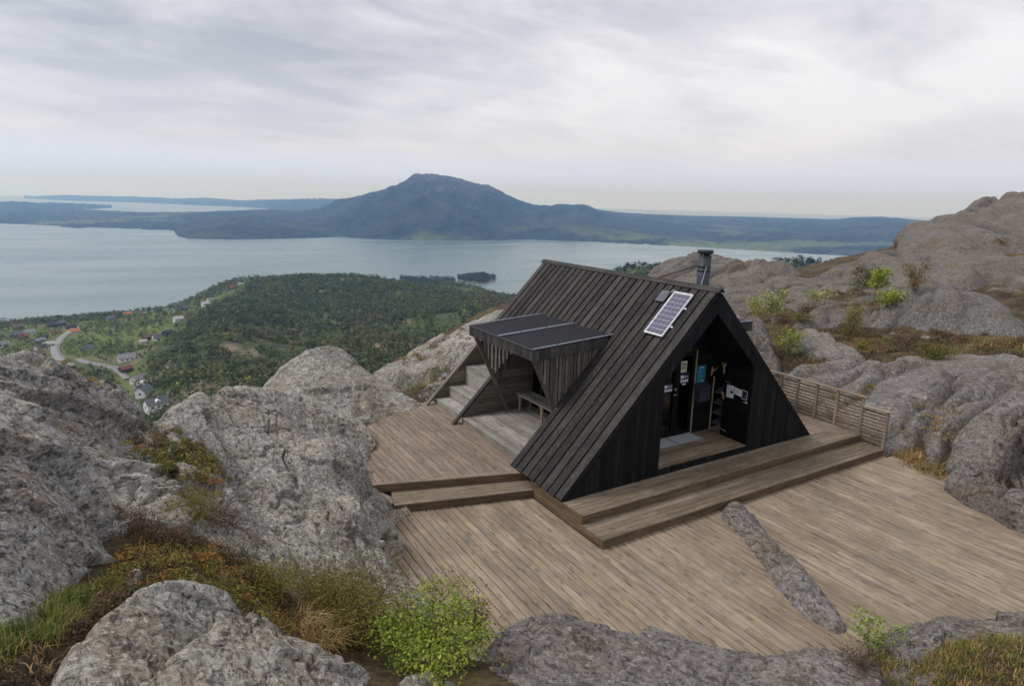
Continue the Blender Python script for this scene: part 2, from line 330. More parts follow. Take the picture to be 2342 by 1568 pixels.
surf = []                                # (height function) of everything plants may stand on
def grid_patch(name, f, lo, hi, res, mat, keep=None, disp=None, hfun=None, rot=0.0, smooth=True, origin=None):
    """height field over a rectangle (rotated about its centre); disp(P, N) -> displacement along the normal"""
    cx, cy = (lo[0]+hi[0])/2, (lo[1]+hi[1])/2; nx = max(3, int((hi[0]-lo[0])/res)); ny = max(3, int((hi[1]-lo[1])/res))
    X, Y = np.meshgrid(np.linspace(lo[0], hi[0], nx), np.linspace(lo[1], hi[1], ny), indexing='ij')
    Z = f(X, Y); P = np.stack([X, Y, Z], -1)
    if disp is not None:
        gx = np.gradient(P, axis=0); gy = np.gradient(P, axis=1); N = np.cross(gx, gy); N /= np.linalg.norm(N, axis=-1, keepdims=True)
        m = np.ones(X.shape, bool)
        if keep is not None:
            m = keep(X, Y); m[1:] |= m[:-1]; m[:-1] |= m[1:]; m[:, 1:] |= m[:, :-1]; m[:, :-1] |= m[:, 1:]
        P[m] = P[m]+N[m]*disp(P[m], N[m])[..., None]
    idx = np.arange(nx*ny).reshape(nx, ny); Q = np.stack([idx[:-1, :-1], idx[1:, :-1], idx[1:, 1:], idx[:-1, 1:]], -1)
    if keep is not None:
        K = keep(X, Y); kk = K[:-1, :-1] | K[1:, :-1] | K[1:, 1:] | K[:-1, 1:]; Q = Q[kk]
    Q = Q.reshape(-1, 4); used = np.unique(Q); re = np.zeros(nx*ny, np.int64); re[used] = np.arange(len(used))
    V = P.reshape(-1, 3)[used]; o = np.array(origin if origin is not None else (cx, cy, float(V[:, 2].min())))
    return mesh_np(name, V-o, re[Q], mat, smooth, M=Matrix.Translation(o))
def hull(pts):
    p = sorted(map(tuple, pts)); lo = []; up = []
    cr_ = lambda o, a, b: (a[0]-o[0])*(b[1]-o[1])-(a[1]-o[1])*(b[0]-o[0])
    for q in p:
        while len(lo) > 1 and cr_(lo[-2], lo[-1], q) <= 0: lo.pop()
        lo.append(q)
    for q in reversed(p):
        while len(up) > 1 and cr_(up[-2], up[-1], q) <= 0: up.pop()
        up.append(q)
    return np.array(lo[:-1]+up[:-1])
def outside(poly, X, Y):
    """distance outside a convex polygon (0 inside)"""
    best = np.full(X.shape, 1e9); ins = np.ones(X.shape, bool); n = len(poly)
    for i in range(n):
        a = poly[i]; b = poly[(i+1) % n]; d = b-a; L2 = d@d
        t = np.clip(((X-a[0])*d[0]+(Y-a[1])*d[1])/L2, 0, 1); best = np.minimum(best, np.hypot(X-a[0]-t*d[0], Y-a[1]-t*d[1]))
        ins &= (d[0]*(Y-a[1])-d[1]*(X-a[0])) >= 0
    return np.where(ins, 0, best)
def cps(L): return np.array([np.array(q[1:], float) if q[0] == 'w' else ud(q[0], q[1], q[2])+np.array([0, 0, q[3] if len(q) > 3 else 0.0]) for q in L])

def hash1(i, k): return np.modf(np.abs(np.sin(i*k+1.7)*43758.5453))[0]-0.5
def disp_near(amp=1.0, s=1.0, seed=0.0, fol=(0.5, 0.8, 0.35), crack=1.0):
    """fractured slabs: three sizes of tilted facets, cracks between them, grain along the foliation"""
    fol = np.array(fol)/np.linalg.norm(fol); side = np.cross(fol, (0, 0, 1)); side /= np.linalg.norm(side); n3 = np.cross(fol, side)
    def f(P, N):
        Q = (P+seed)/s; F = np.stack([Q@fol*0.7, Q@side*2.4, Q@n3*3.4], -1); wv = fbm(Q*0.9+5, 3); wu = fbm(Q*0.9+9, 3)
        d = 0.06*wu + 0.016*ridged(F*1.1+3.1, 3, 0.6); U = np.stack([Q@side*0.80+0.22*wv, (Q@fol*0.40+Q@n3*0.70)+0.22*wu], -1)
        for k, (sc, ho, ti, cw, cd) in enumerate(((1.0, .22, .55, .022, .15), (2.6, .06, .24, .04, .05), (7.0, .012, .06, .07, .014))):
            f1, f2, i1, o = worley(U*sc+k*4.3+(0.25*np.stack([wu, wv], -1) if k else 0), 2, 3+k*7, True); e = f2-f1; b = np.clip(e/.03, 0, 1)
            d = d + crack*b*(ho*hash1(i1, 12.9898)+ti*(hash1(i1, 78.233)*o[..., 0]+hash1(i1, 39.42)*o[..., 1])) - crack*cd*np.exp(-(e/cw)**2)*(hash1(i1, 5.1) > -.2)
        for k, (ax, q1, q2) in enumerate(((side*.62+n3*.35, .35, .030), (fol*.5+side*.25, .45, .025))):
            j = Q@ax+q1*(wv if k else wu)+k*.37; fr = np.abs(j-np.round(j)); w_ = 0.010+q2*np.maximum(0, fbm(Q*0.8+40+k*9, 2)); d = d - crack*0.11*np.exp(-(fr/(w_+.004))**2)*(w_ > .012)
        d = d + 0.012*fbm(Q*9.0, 3, gain=0.65) - 0.05*np.maximum(0, fbm(F*3.1+3, 2)-0.40)
        return d*amp*s
    return f
def disp_dome(cell=6.0, amp=1.0, seed=0.0, ang=0.6, asp=2.0):
    ca, sa = math.cos(ang), math.sin(ang)
    def f(P, N):
        Q = P+seed; W = Q[..., :2]+0.35*cell*np.stack([fbm(Q/cell*0.8+5, 3), fbm(Q/cell*0.8+9, 3)], -1)
        U = np.stack([(W[..., 0]*ca+W[..., 1]*sa)/cell, (-W[..., 0]*sa+W[..., 1]*ca)/cell*asp], -1)
        f1, f2, i1 = worley(U, 2, 5); e = np.clip(f2-f1, 0, 0.6)
        d = cell*0.17*(1-(1-e/0.6)**2.4) + cell*0.05*(np.sin(i1*12.9)*0.5)*np.minimum(1, e/0.25)
        g1, g2, _ = worley(U*2.9+3, 2, 8); e2 = np.clip(g2-g1, 0, 0.5); d = d + cell*0.022*(1-(1-e2/0.5)**2)
        d = d + 0.035*cell*fbm(Q/cell*1.2, 3) + 0.006*cell*fbm(Q/cell*9, 4, gain=0.62)
        for k, (a1, a2) in enumerate(((1.0, .25), (-.35, 1.0))):
            j = (a1*U[..., 0]+a2*U[..., 1])*.9+.3*fbm(Q/cell*.7+60+k*7, 2); fr = np.abs(j-np.round(j)); m_ = np.clip(fbm(Q/cell*.6+80+k*5, 2)*3+.3, 0, 1); d = d-.06*cell*np.exp(-(fr/.03)**2)*m_
        return amp*(d-0.09*cell)
    return f
def outcrop(name, label, P, res, mat, disp, margin=0.6, drop=3.0, c=0.8, sm=0.0, cat='rock', add=True, group=None):
    P = cps(P); f0 = MQ(P, c, sm); h = hull(P[:, :2])
    def f(X, Y):
        d = outside(h, np.asarray(X, float), np.asarray(Y, float)); t = d/margin
        return f0(X, Y)-drop*t**1.6*margin
    lo = h.min(0)-margin*1.3; hi = h.max(0)+margin*1.3
    o = grid_patch(name, f, lo, hi, res, mat, keep=lambda X, Y: outside(h, X, Y) < margin*1.15, disp=disp)
    if add: surf.append((f, h, margin))
    return tag(o, label, cat, group)
def top(X, Y):
    X = np.asarray(X, float); Y = np.asarray(Y, float); Z = ground(X, Y)
    for f, h, m in surf:
        near = (X > h[:, 0].min()-m) & (X < h[:, 0].max()+m) & (Y > h[:, 1].min()-m) & (Y < h[:, 1].max()+m)
        if near.any():
            z = np.full(X.shape, -1e9); z[near] = f(X[near], Y[near]); Z = np.maximum(Z, z)
    return Z
def hit(px, py, fn=None, d0=2.5, d1=140.0, n=240):
    """first point where the sight line meets a height field"""
    fn = fn or top; d = ray(px, py); d = d.reshape(-1, 3); hd = np.hypot(d[:, 0], d[:, 1])
    D = np.geomspace(d0, d1, n); out = np.full((len(d), 3), np.nan)
    P = CAM+d[:, None, :]*(D[None, :]/hd[:, None])[..., None]; g = P[..., 2]-fn(P[..., 0], P[..., 1])
    for i in range(len(d)):
        j = np.nonzero(g[i] <= 0)[0]
        if len(j) and j[0] > 0:
            k = j[0]; t = g[i, k-1]/(g[i, k-1]-g[i, k]+1e-9); out[i] = P[i, k-1]+(P[i, k]-P[i, k-1])*t
    return out

# ------------------------------------------------------------------ ground of the summit
GP = cps([  # bottom left gully
 (0,1560,3.9,-.35),(0,1480,4.3,-.22),(120,1430,5.0),(240,1350,5.7),(0,1420,4.8),(360,1290,6.6),(460,1220,7.4),(560,1290,6.9),(640,1370,6.4,-.22),(700,1420,6.2,-.38),(330,1170,8.1,-.35),(400,1060,9.4,-.9),(900,850,23,-1.3),(1000,800,26,-1.4),(1100,745,28,-1.5),(1080,800,25,-1.2),(250,1430,5.0,-.3),
 (780,1430,6.3,-.4),(900,1490,6.2,-.22),(1000,1500,6.4),(1100,1440,7.2),(1120,1568,5.5),(900,1568,5.0),(400,1568,4.0,-.5),(600,1568,4.1,-.5),(180,1520,4.3,-.35),
 ('w',-12,-10.5,2.7),('w',-9,-10.5,1.9),('w',-6,-9.5,1.2),('w',-12.5,-7,2.8),('w',-7.5,-7,1.6),
 # under the rocks left of the decks
 ('w',-8.5,0,-.6),('w',-7.6,-.9,-.5),('w',-8.5,4,-.9),('w',-7,6,-1.2),('w',-12,2,.5),('w',-14,-3,1.5),
 # under the deck
 ('w',-5,0,-.9),('w',-3,-3,-.9),('w',0,-3,-.9),('w',3,-3,-.9),('w',0,3,-1.0),('w',-4.5,4,-.9),('w',4.5,1,-.9),('w',3,6,-.6),
 # front of the deck, right bottom
 ('w',-4.5,-4.6,-.4),('w',-2.5,-6,.2),(2020,1490,8.6,-.1),(2100,1490,8.2,-.12),(2200,1500,8.1),(2341,1480,8.5),('w',-1.7,-5.0,-.5),('w',0,-5.6,-.5),('w',1.5,-6.2,-.5),(2200,1568,7.5),(2341,1568,7.6),(2250,1455,8.8),(2341,1440,9.0),(2450,1500,8.6),
 ('w',2.6,-6.5,-.5),('w',4.5,-5,-.45),
 # right of the fence
 ('w',5.2,-1.4,-.5),(2060,1050,17),(2150,1080,16.6),('w',6.2,2,-.35),('w',6.5,5,-.4),(1800,850,24),(1850,835,25),(1900,830,26),(2000,800,29),(2150,790,30.5),(2300,780,32),(1780,740,33),(1800,790,28),(1950,770,31),(2450,800,32),
 (1700,700,40),(1800,690,42),(1900,660,48),(2000,640,54),(2100,640,55),(2341,640,55),(1600,650,56),(1500,640,60),(1850,625,70),(1950,600,85),
 ('w',-2,14,-1.4),(1000,872,20),(940,892,18.5),(1060,860,21),('w',-4,24,-6),('w',-8,14,-3),('w',-12,12,-4),('w',-16,6,-1),('w',-20,-2,2),('w',-10,26,-12),('w',-18,20,-10),('w',4,34,-7),('w',10,22,-1.2),('w',20,45,-5),('w',2,60,-22),('w',-20,50,-30),
])
_gmq = MQ(GP, 1.2, 0.002)
def ground(X, Y):
    X = np.asarray(X, float); Y = np.asarray(Y, float); P = np.stack([X, Y, 0*X], -1); s = np.clip(np.hypot(X-CAM[0], Y-CAM[1])/18, 0.35, 2.2)
    return _gmq(X, Y)+0.10*s*fbm(P*0.6, 3)+0.05*s*fbm(P*2.7+4, 3)
def build_ground():
    az = np.linspace(R(-62), R(62), 420)+YAW; D = np.geomspace(1.6, 105, 280); A, DD = np.meshgrid(az, D, indexing='ij')
    X = CAM[0]+DD*np.sin(A); Y = CAM[1]+DD*np.cos(A); Z = ground(X, Y); P = np.stack([X, Y, Z], -1)
    under = (X > -7.2) & (X < 5.3) & (Y > -4.6) & (Y < 6.6); Z = np.where(under, np.minimum(Z, -.62), Z)
    idx = np.arange(Z.size).reshape(Z.shape); Q = np.stack([idx[:-1, :-1], idx[:-1, 1:], idx[1:, 1:], idx[1:, :-1]], -1).reshape(-1, 4)
    o = mesh_np('summit_ground', np.stack([X, Y, Z], -1).reshape(-1, 3), Q, M_heath, True); tag(o, kind='structure')
build_ground()

# ------------------------------------------------------------------ rock outcrops round the decks
outcrop('rock_outcrop', 'broad grey lichened rock slab sloping down to the left edge of the wooden deck', [
 (395,950,11.2),(470,905,12.0),(540,882,12.7),(640,907,13.5),(740,937,14.4),('w',-5.75,5.6,.02),('w',-5.85,4.4,.02),('w',-6.3,3.6,.02),('w',-6.62,2.76,.02),('w',-6.9,2.35,.0),
 ('w',-6.45,1.45,-.35),('w',-6.8,1.0,-.35),('w',-7.0,0,-.35),('w',-7.08,-.85,-.35),('w',-5.3,5.0,-.6),('w',-5.85,3.0,-.7),('w',-6.5,2.0,-.10),('w',-6.15,1.75,-.45),('w',-6.1,1.1,-.9),('w',-6.35,0,-1.1),('w',-6.4,-1.2,-1.3),
 (600,1000,11.5),(700,1100,10.3),(800,1150,9.9),(880,1200,9.5),(500,1000,11),(500,1100,9.6),(600,1200,8.6),(700,1280,8.0),(820,1300,8.2),(720,1360,7.4),(560,1250,7.9),(640,1330,7.4),(430,1060,9.6),(880,1340,8.1),
 (800,1050,11.2),(700,1000,12.2),(430,1150,8.6),(455,1200,8.05),(520,1265,7.5),(600,1335,7.05),(680,1385,6.9),(800,1390,7.35),(930,1390,7.7)], 0.020, rk_near, disp_near(0.70, 1.0, 0.0, (0.45, -0.75, -0.35)), margin=0.5, drop=3.5, c=0.6)
outcrop('rock_outcrop', 'cracked grey rock filling the hollow below the creeping juniper mat', [
 (340,1000,10.6),(350,962,11.2),(395,958,11.2),(420,985,10.9),(480,1050,10.1),(500,1130,9.1),(480,1200,8.25),(400,1190,8.25),(330,1190,8.1),(270,1130,8.7),(260,1060,9.4),(560,1210,8.25),(540,1265,7.65),(450,1235,7.8),(380,1090,9.35)], 0.019, rk_near, disp_near(0.8, 0.9, 33.0, (0.5, -0.7, -0.35)), margin=0.45, drop=2.5, c=0.5)
outcrop('rock_outcrop', 'high ragged grey rock crest on the left against the village', [
 (-480,880,9.3),(-480,960,8.6),(-160,850,10.0),(0,836,10.5),(100,826,11),(180,829,11.5),(250,850,11.8),(300,890,11.8),(338,945,11.4),(345,1000,10.6),(200,900,10.6),(100,950,9.6),(0,900,9.8),(220,1000,9.8),(300,1100,9),(220,1120,8.8),(385,1080,9.2),(280,1180,8.2),(330,1250,7.4),(-160,920,9.2),(420,1180,8.3),(240,1260,7.2),(200,1160,8.0)],
 0.020, rk_left, disp_near(1.05, 1.05, 21.0, (0.75, 0.25, -0.4)), margin=0.7, drop=3.5, c=0.6)
outcrop('rock_outcrop', 'dark tilted rock face at the left edge above the grass strip', [
 (-460,935,7.0),(-460,1150,5.7),(-460,1400,4.7),(-200,930,7.4),(0,925,7.6),(60,955,7.6),(110,1010,7.4),(160,1120,7.0),(200,1220,6.6),(238,1315,6.2),(120,1345,5.6),(0,1375,5.2),(0,1150,6.1),(100,1200,6.1),(0,1030,6.8),(60,1290,5.7),(-200,1150,5.8),(-200,1390,5.0)],
 0.014, rk_left, disp_near(0.8, 0.85, 47.0, (0.7, 0.2, -0.5)), margin=0.4, drop=3.0, c=0.5)
outcrop('rock_dome', 'smooth rounded grey boulder dome beyond the left rock slab', [
 (600,890,15.8),(650,838,16.8),(700,806,17.3),(770,794,17.8),(830,838,17.6),(900,888,17),(960,922,16.4),(935,955,15.7),(850,968,15.1),(700,930,14.7),(760,870,16),(820,920,15.5),(660,890,15.6)],
 0.035, rk_left, disp_near(0.55, 1.2, 3.0, (0.9, 0.2, 0.1), 0.5), margin=0.6, drop=3.0, c=0.9)
outcrop('rock_outcrop', 'long pale rock ridge behind the stairs with rusty heather on it', [
 (860,848,24),(950,803,26),(1020,768,27),(1080,738,28),(1140,717,28.5),(1220,720,28.5),(1000,815,25.2),(1060,790,25.5),(1140,770,26),(905,850,23.2),(1000,850,23.5),(1100,830,23.5)],
 0.05, rk_left, disp_near(0.8, 2.0, 3.0, (0.8, 0.3, 0.3), 0.6), margin=1.0, drop=3.0, c=1.0)
for k, (q, lab) in enumerate([(((1000,800,23.4),(1030,785,23.8),(1075,790,23.8),(1085,830,23),(1040,835,22.6),(1000,830,22.8)), 'squat grey boulder beside the far stair stringer, upper of two'),
                              (((985,845,21.3),(1020,822,21.8),(1070,828,21.8),(1075,858,21.2),(1030,868,20.8),(985,866,20.9)), 'pale grey boulder at the foot of the far stair stringer, lower of two')]):
    outcrop('boulder', lab, list(q), 0.04, rk_left, disp_near(0.5, 1.0, 9.0+k*5), margin=0.45, drop=2.6, c=0.5)
outcrop('rock_outcrop', 'smooth grey rock hump in the bottom left corner below the grass strip', [
 (110,1600,3.95),(200,1470,4.55),(270,1392,5.0),(330,1354,5.3),(420,1338,5.5),(510,1354,5.6),(530,1395,5.25,-.12),(420,1430,4.9),(330,1500,4.4),(470,1450,4.75,-.12),(400,1520,4.25,-.12),(300,1600,3.8)],
 0.011, rk_near, disp_near(0.5, 0.7, 13.0, (0.6, 0.6, 0.2), 0.7), margin=0.3, drop=2.5, c=0.4)
outcrop('rock_outcrop', 'pitted grey rock in the bottom foreground left of the birch sapling', [
 (330,1620,3.7),(440,1482,4.3),(500,1422,4.7),(548,1406,4.8),(610,1421,4.9),(650,1458,4.8),(740,1490,4.7),(820,1538,4.5),(880,1600,4.2),(600,1500,4.3),(600,1620,3.6),(480,1545,4.0),(740,1580,4.1)],
 0.011, rk_near, disp_near(0.55, 0.7, 29.0, (0.3, 0.9, 0.1)), margin=0.3, drop=2.5, c=0.4)
outcrop('boulder', 'small round grey stone at the bottom edge below the birch sapling', [
 (885,1590,4.7),(930,1537,5.0),(980,1530,5.1),(1035,1556,5.05),(960,1600,4.6),(1050,1600,4.7)], 0.013, rk_near, disp_near(0.35, 0.6, 5.0), margin=0.2, drop=2.4, c=0.3)
outcrop('rock_outcrop', 'low rough grey rock at the bottom edge in front of the deck planks', [
 (1075,1620,5.15),(1115,1505,6.30),(1160,1440,7.35),(1255,1407,7.56),(1350,1422,7.25),(1500,1455,7.04),(1600,1480,6.93),(1700,1498,6.93),(1800,1498,7.14),(1870,1480,7.35),(1920,1492,7.25),(1965,1535,6.93),(2010,1620,6.18),(1300,1500,6.41),(1500,1620,5.36),(1700,1620,5.56),(1200,1620,5.15),
 ('w',-5.3,-2.0,-.75),('w',-4.5,-3.0,-.75),('w',-3.7,-3.9,-.75),('w',-2.9,-4.45,-.7),('w',-2.2,-4.9,-.5)], 0.016, rk_right, disp_near(0.5, 0.8, 61.0, (0.8, -0.5, 0.1)), margin=0.25, drop=2.4, c=0.4)
outcrop('boulder', 'dark lichened rock at the right bottom corner beside the rowan sapling', [
 (2010,1470,8.9),(2040,1438,9.2),(2090,1424,9.3),(2145,1432,9.1),(2150,1470,8.7),(2090,1500,8.3),(2020,1500,8.5)], 0.018, rk_right, disp_near(0.5, 0.7, 71.0), margin=0.25, drop=2.6, c=0.4)
outcrop('boulder', 'grey slanting rock at the right bottom edge above the mossy grass', [
 (2130,1425,9.2),(2165,1404,9.6),(2240,1414,9.6),(2300,1404,9.8),(2420,1400,9.9),(2420,1450,9.2),(2300,1450,9.2),(2200,1455,9.0)], 0.018, rk_right, disp_near(0.5, 0.7, 75.0), margin=0.25, drop=2.6, c=0.4)
outcrop('boulder', 'flat grey stone sunk in the grass at the lower right corner', [
 (2030,1535,8.0),(2080,1515,8.2),(2150,1540,7.9),(2130,1575,7.5),(2050,1575,7.5)], 0.018, rk_right, disp_near(0.4, 0.6, 79.0), margin=0.2, drop=2.4, c=0.3)
outcrop('rock_outcrop', 'long dark rock ridge right of the slatted fence', [
 (1850,838,24.5),(1900,832,24.5),(2000,850,22.3),(2100,868,21.5),(2200,868,22),(2341,880,22),(1930,880,21.6),(1990,915,20),(2030,935,19.2),(2040,1000,17.9),(2150,960,18.7),(2250,1000,18),(2170,1078,16.7),(2341,1045,16.9),(2341,960,19),(2090,1058,17.1),(2450,900,22),(2450,1050,17),('w',6.0,1.5,-.1),('w',5.9,.3,-.3),('w',6.3,3.5,.0)],
 0.045, rk_right, disp_dome(4.0, 0.75, 2.0, 0.1, 2.8), margin=0.6, drop=3.0, c=0.9)
outcrop('rock_outcrop', 'low striped rock hump behind the dark ridge at the right edge', [
 (2040,835,26),(2100,822,27.5),(2170,808,28.5),(2250,815,28.5),(2341,822,28),(2480,830,28),(2100,850,24.5),(2250,860,24),(2341,860,24),(2480,870,24)], 0.06, rk_right, disp_dome(4.2, 0.5, 12.0, 0.05, 3.0), margin=0.9, drop=3.0, c=1.2)
outcrop('rock_outcrop', 'blocky dark rock at the right edge beside the curved end of the deck', [
 (2180,1092,15.6),(2235,1062,16.0),(2300,1050,15.8),(2341,1038,15.4),(2480,1020,15),(2300,1165,14.7),(2341,1195,14.5),(2250,1130,15.0),(2341,1110,14.7),(2480,1150,14.4),('w',3.6,-5.0,-.5),('w',4.3,-4.2,-.6)],
 0.035, rk_right, disp_near(0.75, 1.0, 85.0, (0.3, 0.9, -0.3)), margin=0.35, drop=3.0, c=0.6)
outcrop('rock_dome', 'large grey rock dome with dark vertical water streaks at the right edge', [
 (1985,745,33.6),(2005,712,34.6),(2045,680,35.4),(2100,657,36),(2180,656,36.4),(2250,672,36.4),(2300,702,36.2),(2360,745,36),(2100,715,34.2),(2200,720,34),(2060,785,32.6),(2150,798,32.2),(2260,790,32.6),(2330,785,33.2),(2150,760,33.2)],
 0.06, rk_streak, disp_dome(4.0, 0.42, 32.0, 0.6, 2.4), margin=1.1, drop=3.5, c=1.4)
outcrop('rock_dome', 'huge bare rock hillside rising at the top right above the horizon', [
 (1960,618,58),(1995,596,61),(2040,562,68),(2100,533,75),(2160,508,80),(2200,482,85),(2250,461,88),(2300,451,90),(2341,450,92),(2450,460,94),(2600,480,94),(1960,650,50),(2030,635,52),(2100,600,60),(2200,600,60),(2341,600,58),(2100,650,50),(2250,540,72),(2341,520,75),(2341,660,46),(2230,650,48),(2600,600,60),(2600,660,46)],
 0.16, rk_dome, disp_dome(14.0, 0.7, 51.0, 0.95, 2.6), margin=3.0, drop=3.0, c=5.0)
outcrop('rock_dome', 'smooth grey whaleback rock with a tapering tail in the heather', [
 (1790,780,28.0),(1825,752,28.4),(1865,752,28.2),(1910,778,27.2),(1958,812,26.2),(1850,800,26.9),(1900,815,26.2),(1800,798,27.3)], 0.06, rk_right, disp_dome(3.2, 0.45, 6.0, 0.4, 1.6), margin=0.8, drop=2.8, c=1.0)
outcrop('rock_dome', 'brownish rock hump behind the whaleback rock in the heather field', [
 (1820,745,32),(1860,718,34),(1905,697,35.5),(1960,700,36),(2000,725,35),(1990,765,33),(1920,765,31.5),(1860,765,31)], 0.07, rk_dome, disp_dome(3.4, 0.6, 16.0, 0.5, 1.5), margin=1.0, drop=2.8, c=1.3)
outcrop('rock_outcrop', 'steep furrowed rock slope directly behind the right side of the cabin', [
 (1650,672,30),(1690,702,27.5),(1725,735,26.2),(1760,790,24.7),(1788,845,23.3),(1700,800,24),(1640,720,27),(1600,660,32),(1560,680,31),(1730,850,22.5),('w',5.5,8,.2),('w',5.6,5,-.3)], 0.05, rk_dome, disp_near(1.0, 1.5, 95.0, (0.4, 0.5, -0.8), 0.6), margin=0.9, drop=2.8, c=1.2)
outcrop('rock_dome', 'knobbly rock hill behind the chimney with mossy joints', [
 (1430,655,58),(1500,622,58),(1555,595,58),(1600,588,60),(1650,598,60),(1720,600,58),(1780,603,57),(1830,628,56),(1855,650,54),(1600,650,50),(1700,660,46),(1780,680,43),(1680,690,41),(1500,660,50),(1840,690,42)],
 0.11, rk_dome, disp_dome(5.0, 0.85, 71.0, 0.2, 1.3), margin=2.0, drop=2.5, c=2.5)
outcrop('rock_dome', 'smooth brown rock swell below the huge hillside and above the birches', [
 (1800,665,46),(1850,640,51),(1900,618,55),(1950,606,58),(2000,620,56),(2040,650,50),(1990,690,43),(1900,690,42),(1830,700,40),(2060,690,42)], 0.11, rk_dome, disp_dome(5.5, 0.55, 88.0, 0.5, 1.4), margin=2.0, drop=2.5, c=2.5)
outcrop('rock_dome', 'rounded rock between the birches and the knobbly hill', [
 (1650,720,38),(1700,690,40),(1750,672,42),(1800,690,40),(1830,720,37),(1780,740,35),(1700,745,34.5)], 0.08, rk_dome, disp_dome(3.6, 0.6, 98.0, 0.3, 1.4), margin=1.3, drop=2.5, c=1.6)
for q, lab in [((2120,775,31.2), 'small pale stone lying in the heather below the streaked dome'), ((2045,770,32), 'tiny flat stone in the heather left of the pale stone')]:
    x, y, D = q; w = 26 if x > 2100 else 16
    outcrop('boulder', lab, [(x-w, y+8, D), (x-w*.3, y-9, D+.4), (x+w*.6, y-4, D+.4), (x+w, y+12, D), (x, y+14, D-.3)], 0.05, rk_left, disp_near(0.4, 1.0, x*.1), margin=0.3, drop=2, c=0.4)

# the rock spine that pokes up through the deck
def deck_spine():
    pa = np.array([[-.50, -1.30], [-.78, -1.62], [-1.0, -2.1], [-1.22, -2.6], [-1.5, -3.1], [-1.78, -3.6], [-2.0, -4.05], [-2.1, -4.4]]); hw = np.array([.25, .32, .26, .28, .29, .29, .27, .16]); ht = np.array([.15, .23, .18, .21, .22, .23, .22, .15])
    def f(X, Y):
        best = np.full(X.shape, 1e9); H = np.zeros(X.shape)
        for i in range(len(pa)-1):
            a, b = pa[i], pa[i+1]; d = b-a; t = np.clip(((X-a[0])*d[0]+(Y-a[1])*d[1])/(d@d), 0, 1); q = np.hypot(X-a[0]-t*d[0], Y-a[1]-t*d[1])/(hw[i]+(hw[i+1]-hw[i])*t)
            h = ht[i]+(ht[i+1]-ht[i])*t; n = q < best; best = np.where(n, q, best); H = np.where(n, h, H)
        return -.36+H*(1-best**2.4)*np.where(best > 1, 1.6, 1)
    o = grid_patch('rock_spine', lambda X, Y: np.maximum(f(X, Y), -.75), (-2.75, -5.0), (.15, -.75), 0.013, rk_right, keep=lambda X, Y: f(X, Y) > -.74, disp=disp_near(0.32, 0.55, 7.0, (0.45, 0.85, 0)))
    tag(o, 'long narrow grey rock spine poking up through the deck planks', 'rock')
deck_spine()

# ------------------------------------------------------------------ sea and far shores
def seamat():
    k = NT('fjord_water'); v = k.coords('Position', (1, 1, 1)); k.col((0.11, 0.175, 0.19)); k.b.inputs['IOR'].default_value = 1.33; k.b.inputs['Specular IOR Level'].default_value = 0.5
    p = k.noise(k.coords('Position', (0.0011, 0.0035, 1), rot=(0, 0, R(35))), 1.0, 5, 0.6); k.rough(k.ramp(p, [(0.35, 0.16), (0.7, 0.34)]))
    w = k.noise(k.coords('Position', (0.06, 0.14, 0.1), rot=(0, 0, R(35))), 1.0, 5, 0.6); k.bump(w, 0.09, 6.0); return k.m
def build_sea():
    az = np.linspace(R(-75), R(75), 90)+YAW; D = np.concatenate([[300], np.geomspace(600, 28000, 40)]); A, DD = np.meshgrid(az, D, indexing='ij')
    V = np.stack([CAM[0]+DD*np.sin(A), CAM[1]+DD*np.cos(A), np.full(A.shape, SEA)], -1).reshape(-1, 3); idx = np.arange(A.size).reshape(A.shape)
    tag(mesh_np('water', V, np.stack([idx[:-1, :-1], idx[:-1, 1:], idx[1:, 1:], idx[1:, :-1]], -1).reshape(-1, 4), seamat(), True), kind='structure')
build_sea()
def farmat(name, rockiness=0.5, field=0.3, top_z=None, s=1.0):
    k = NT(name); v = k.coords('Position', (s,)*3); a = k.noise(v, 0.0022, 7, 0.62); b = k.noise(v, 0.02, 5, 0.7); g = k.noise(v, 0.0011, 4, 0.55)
    c = k.ramp(b, [(0.38, (0.005, 0.012, 0.014)), (0.62, (0.030, 0.046, 0.040)), (0.5, (0.011, 0.022, 0.021))])  # blue of the distant haze put into the forest and rock base colours
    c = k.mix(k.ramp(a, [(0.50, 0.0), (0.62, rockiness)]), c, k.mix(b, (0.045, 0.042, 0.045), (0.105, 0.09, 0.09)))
    sx = k.new('ShaderNodeSeparateXYZ'); k.lk(k.coords('Position'), sx.inputs[0])
    low = k.ramp(k.math('MULTIPLY', k.math('ADD', sx.outputs[2], 260), 1/200.), [(0.1, 1.0), (0.5, 0.0)])
    fld = k.math('MULTIPLY', k.ramp(g, [(0.56, 0.0), (0.62, field)]), low); c = k.mix(fld, c, (0.13, 0.17, 0.055))
    if top_z is not None:
        tz = k.ramp(k.math('ADD', k.math('MULTIPLY', k.math('SUBTRACT', sx.outputs[2], top_z), 1/260.), k.math('MULTIPLY', k.math('SUBTRACT', a, 0.5), 1.1)), [(0.1, 0.0), (0.7, 0.75)])
        c = k.mix(tz, c, k.mix(b, (0.05, 0.046, 0.05), (0.12, 0.105, 0.105)))
    k.col(c); k.rough(0.95); k.bump(b, 1.0, 18.0); return k.m
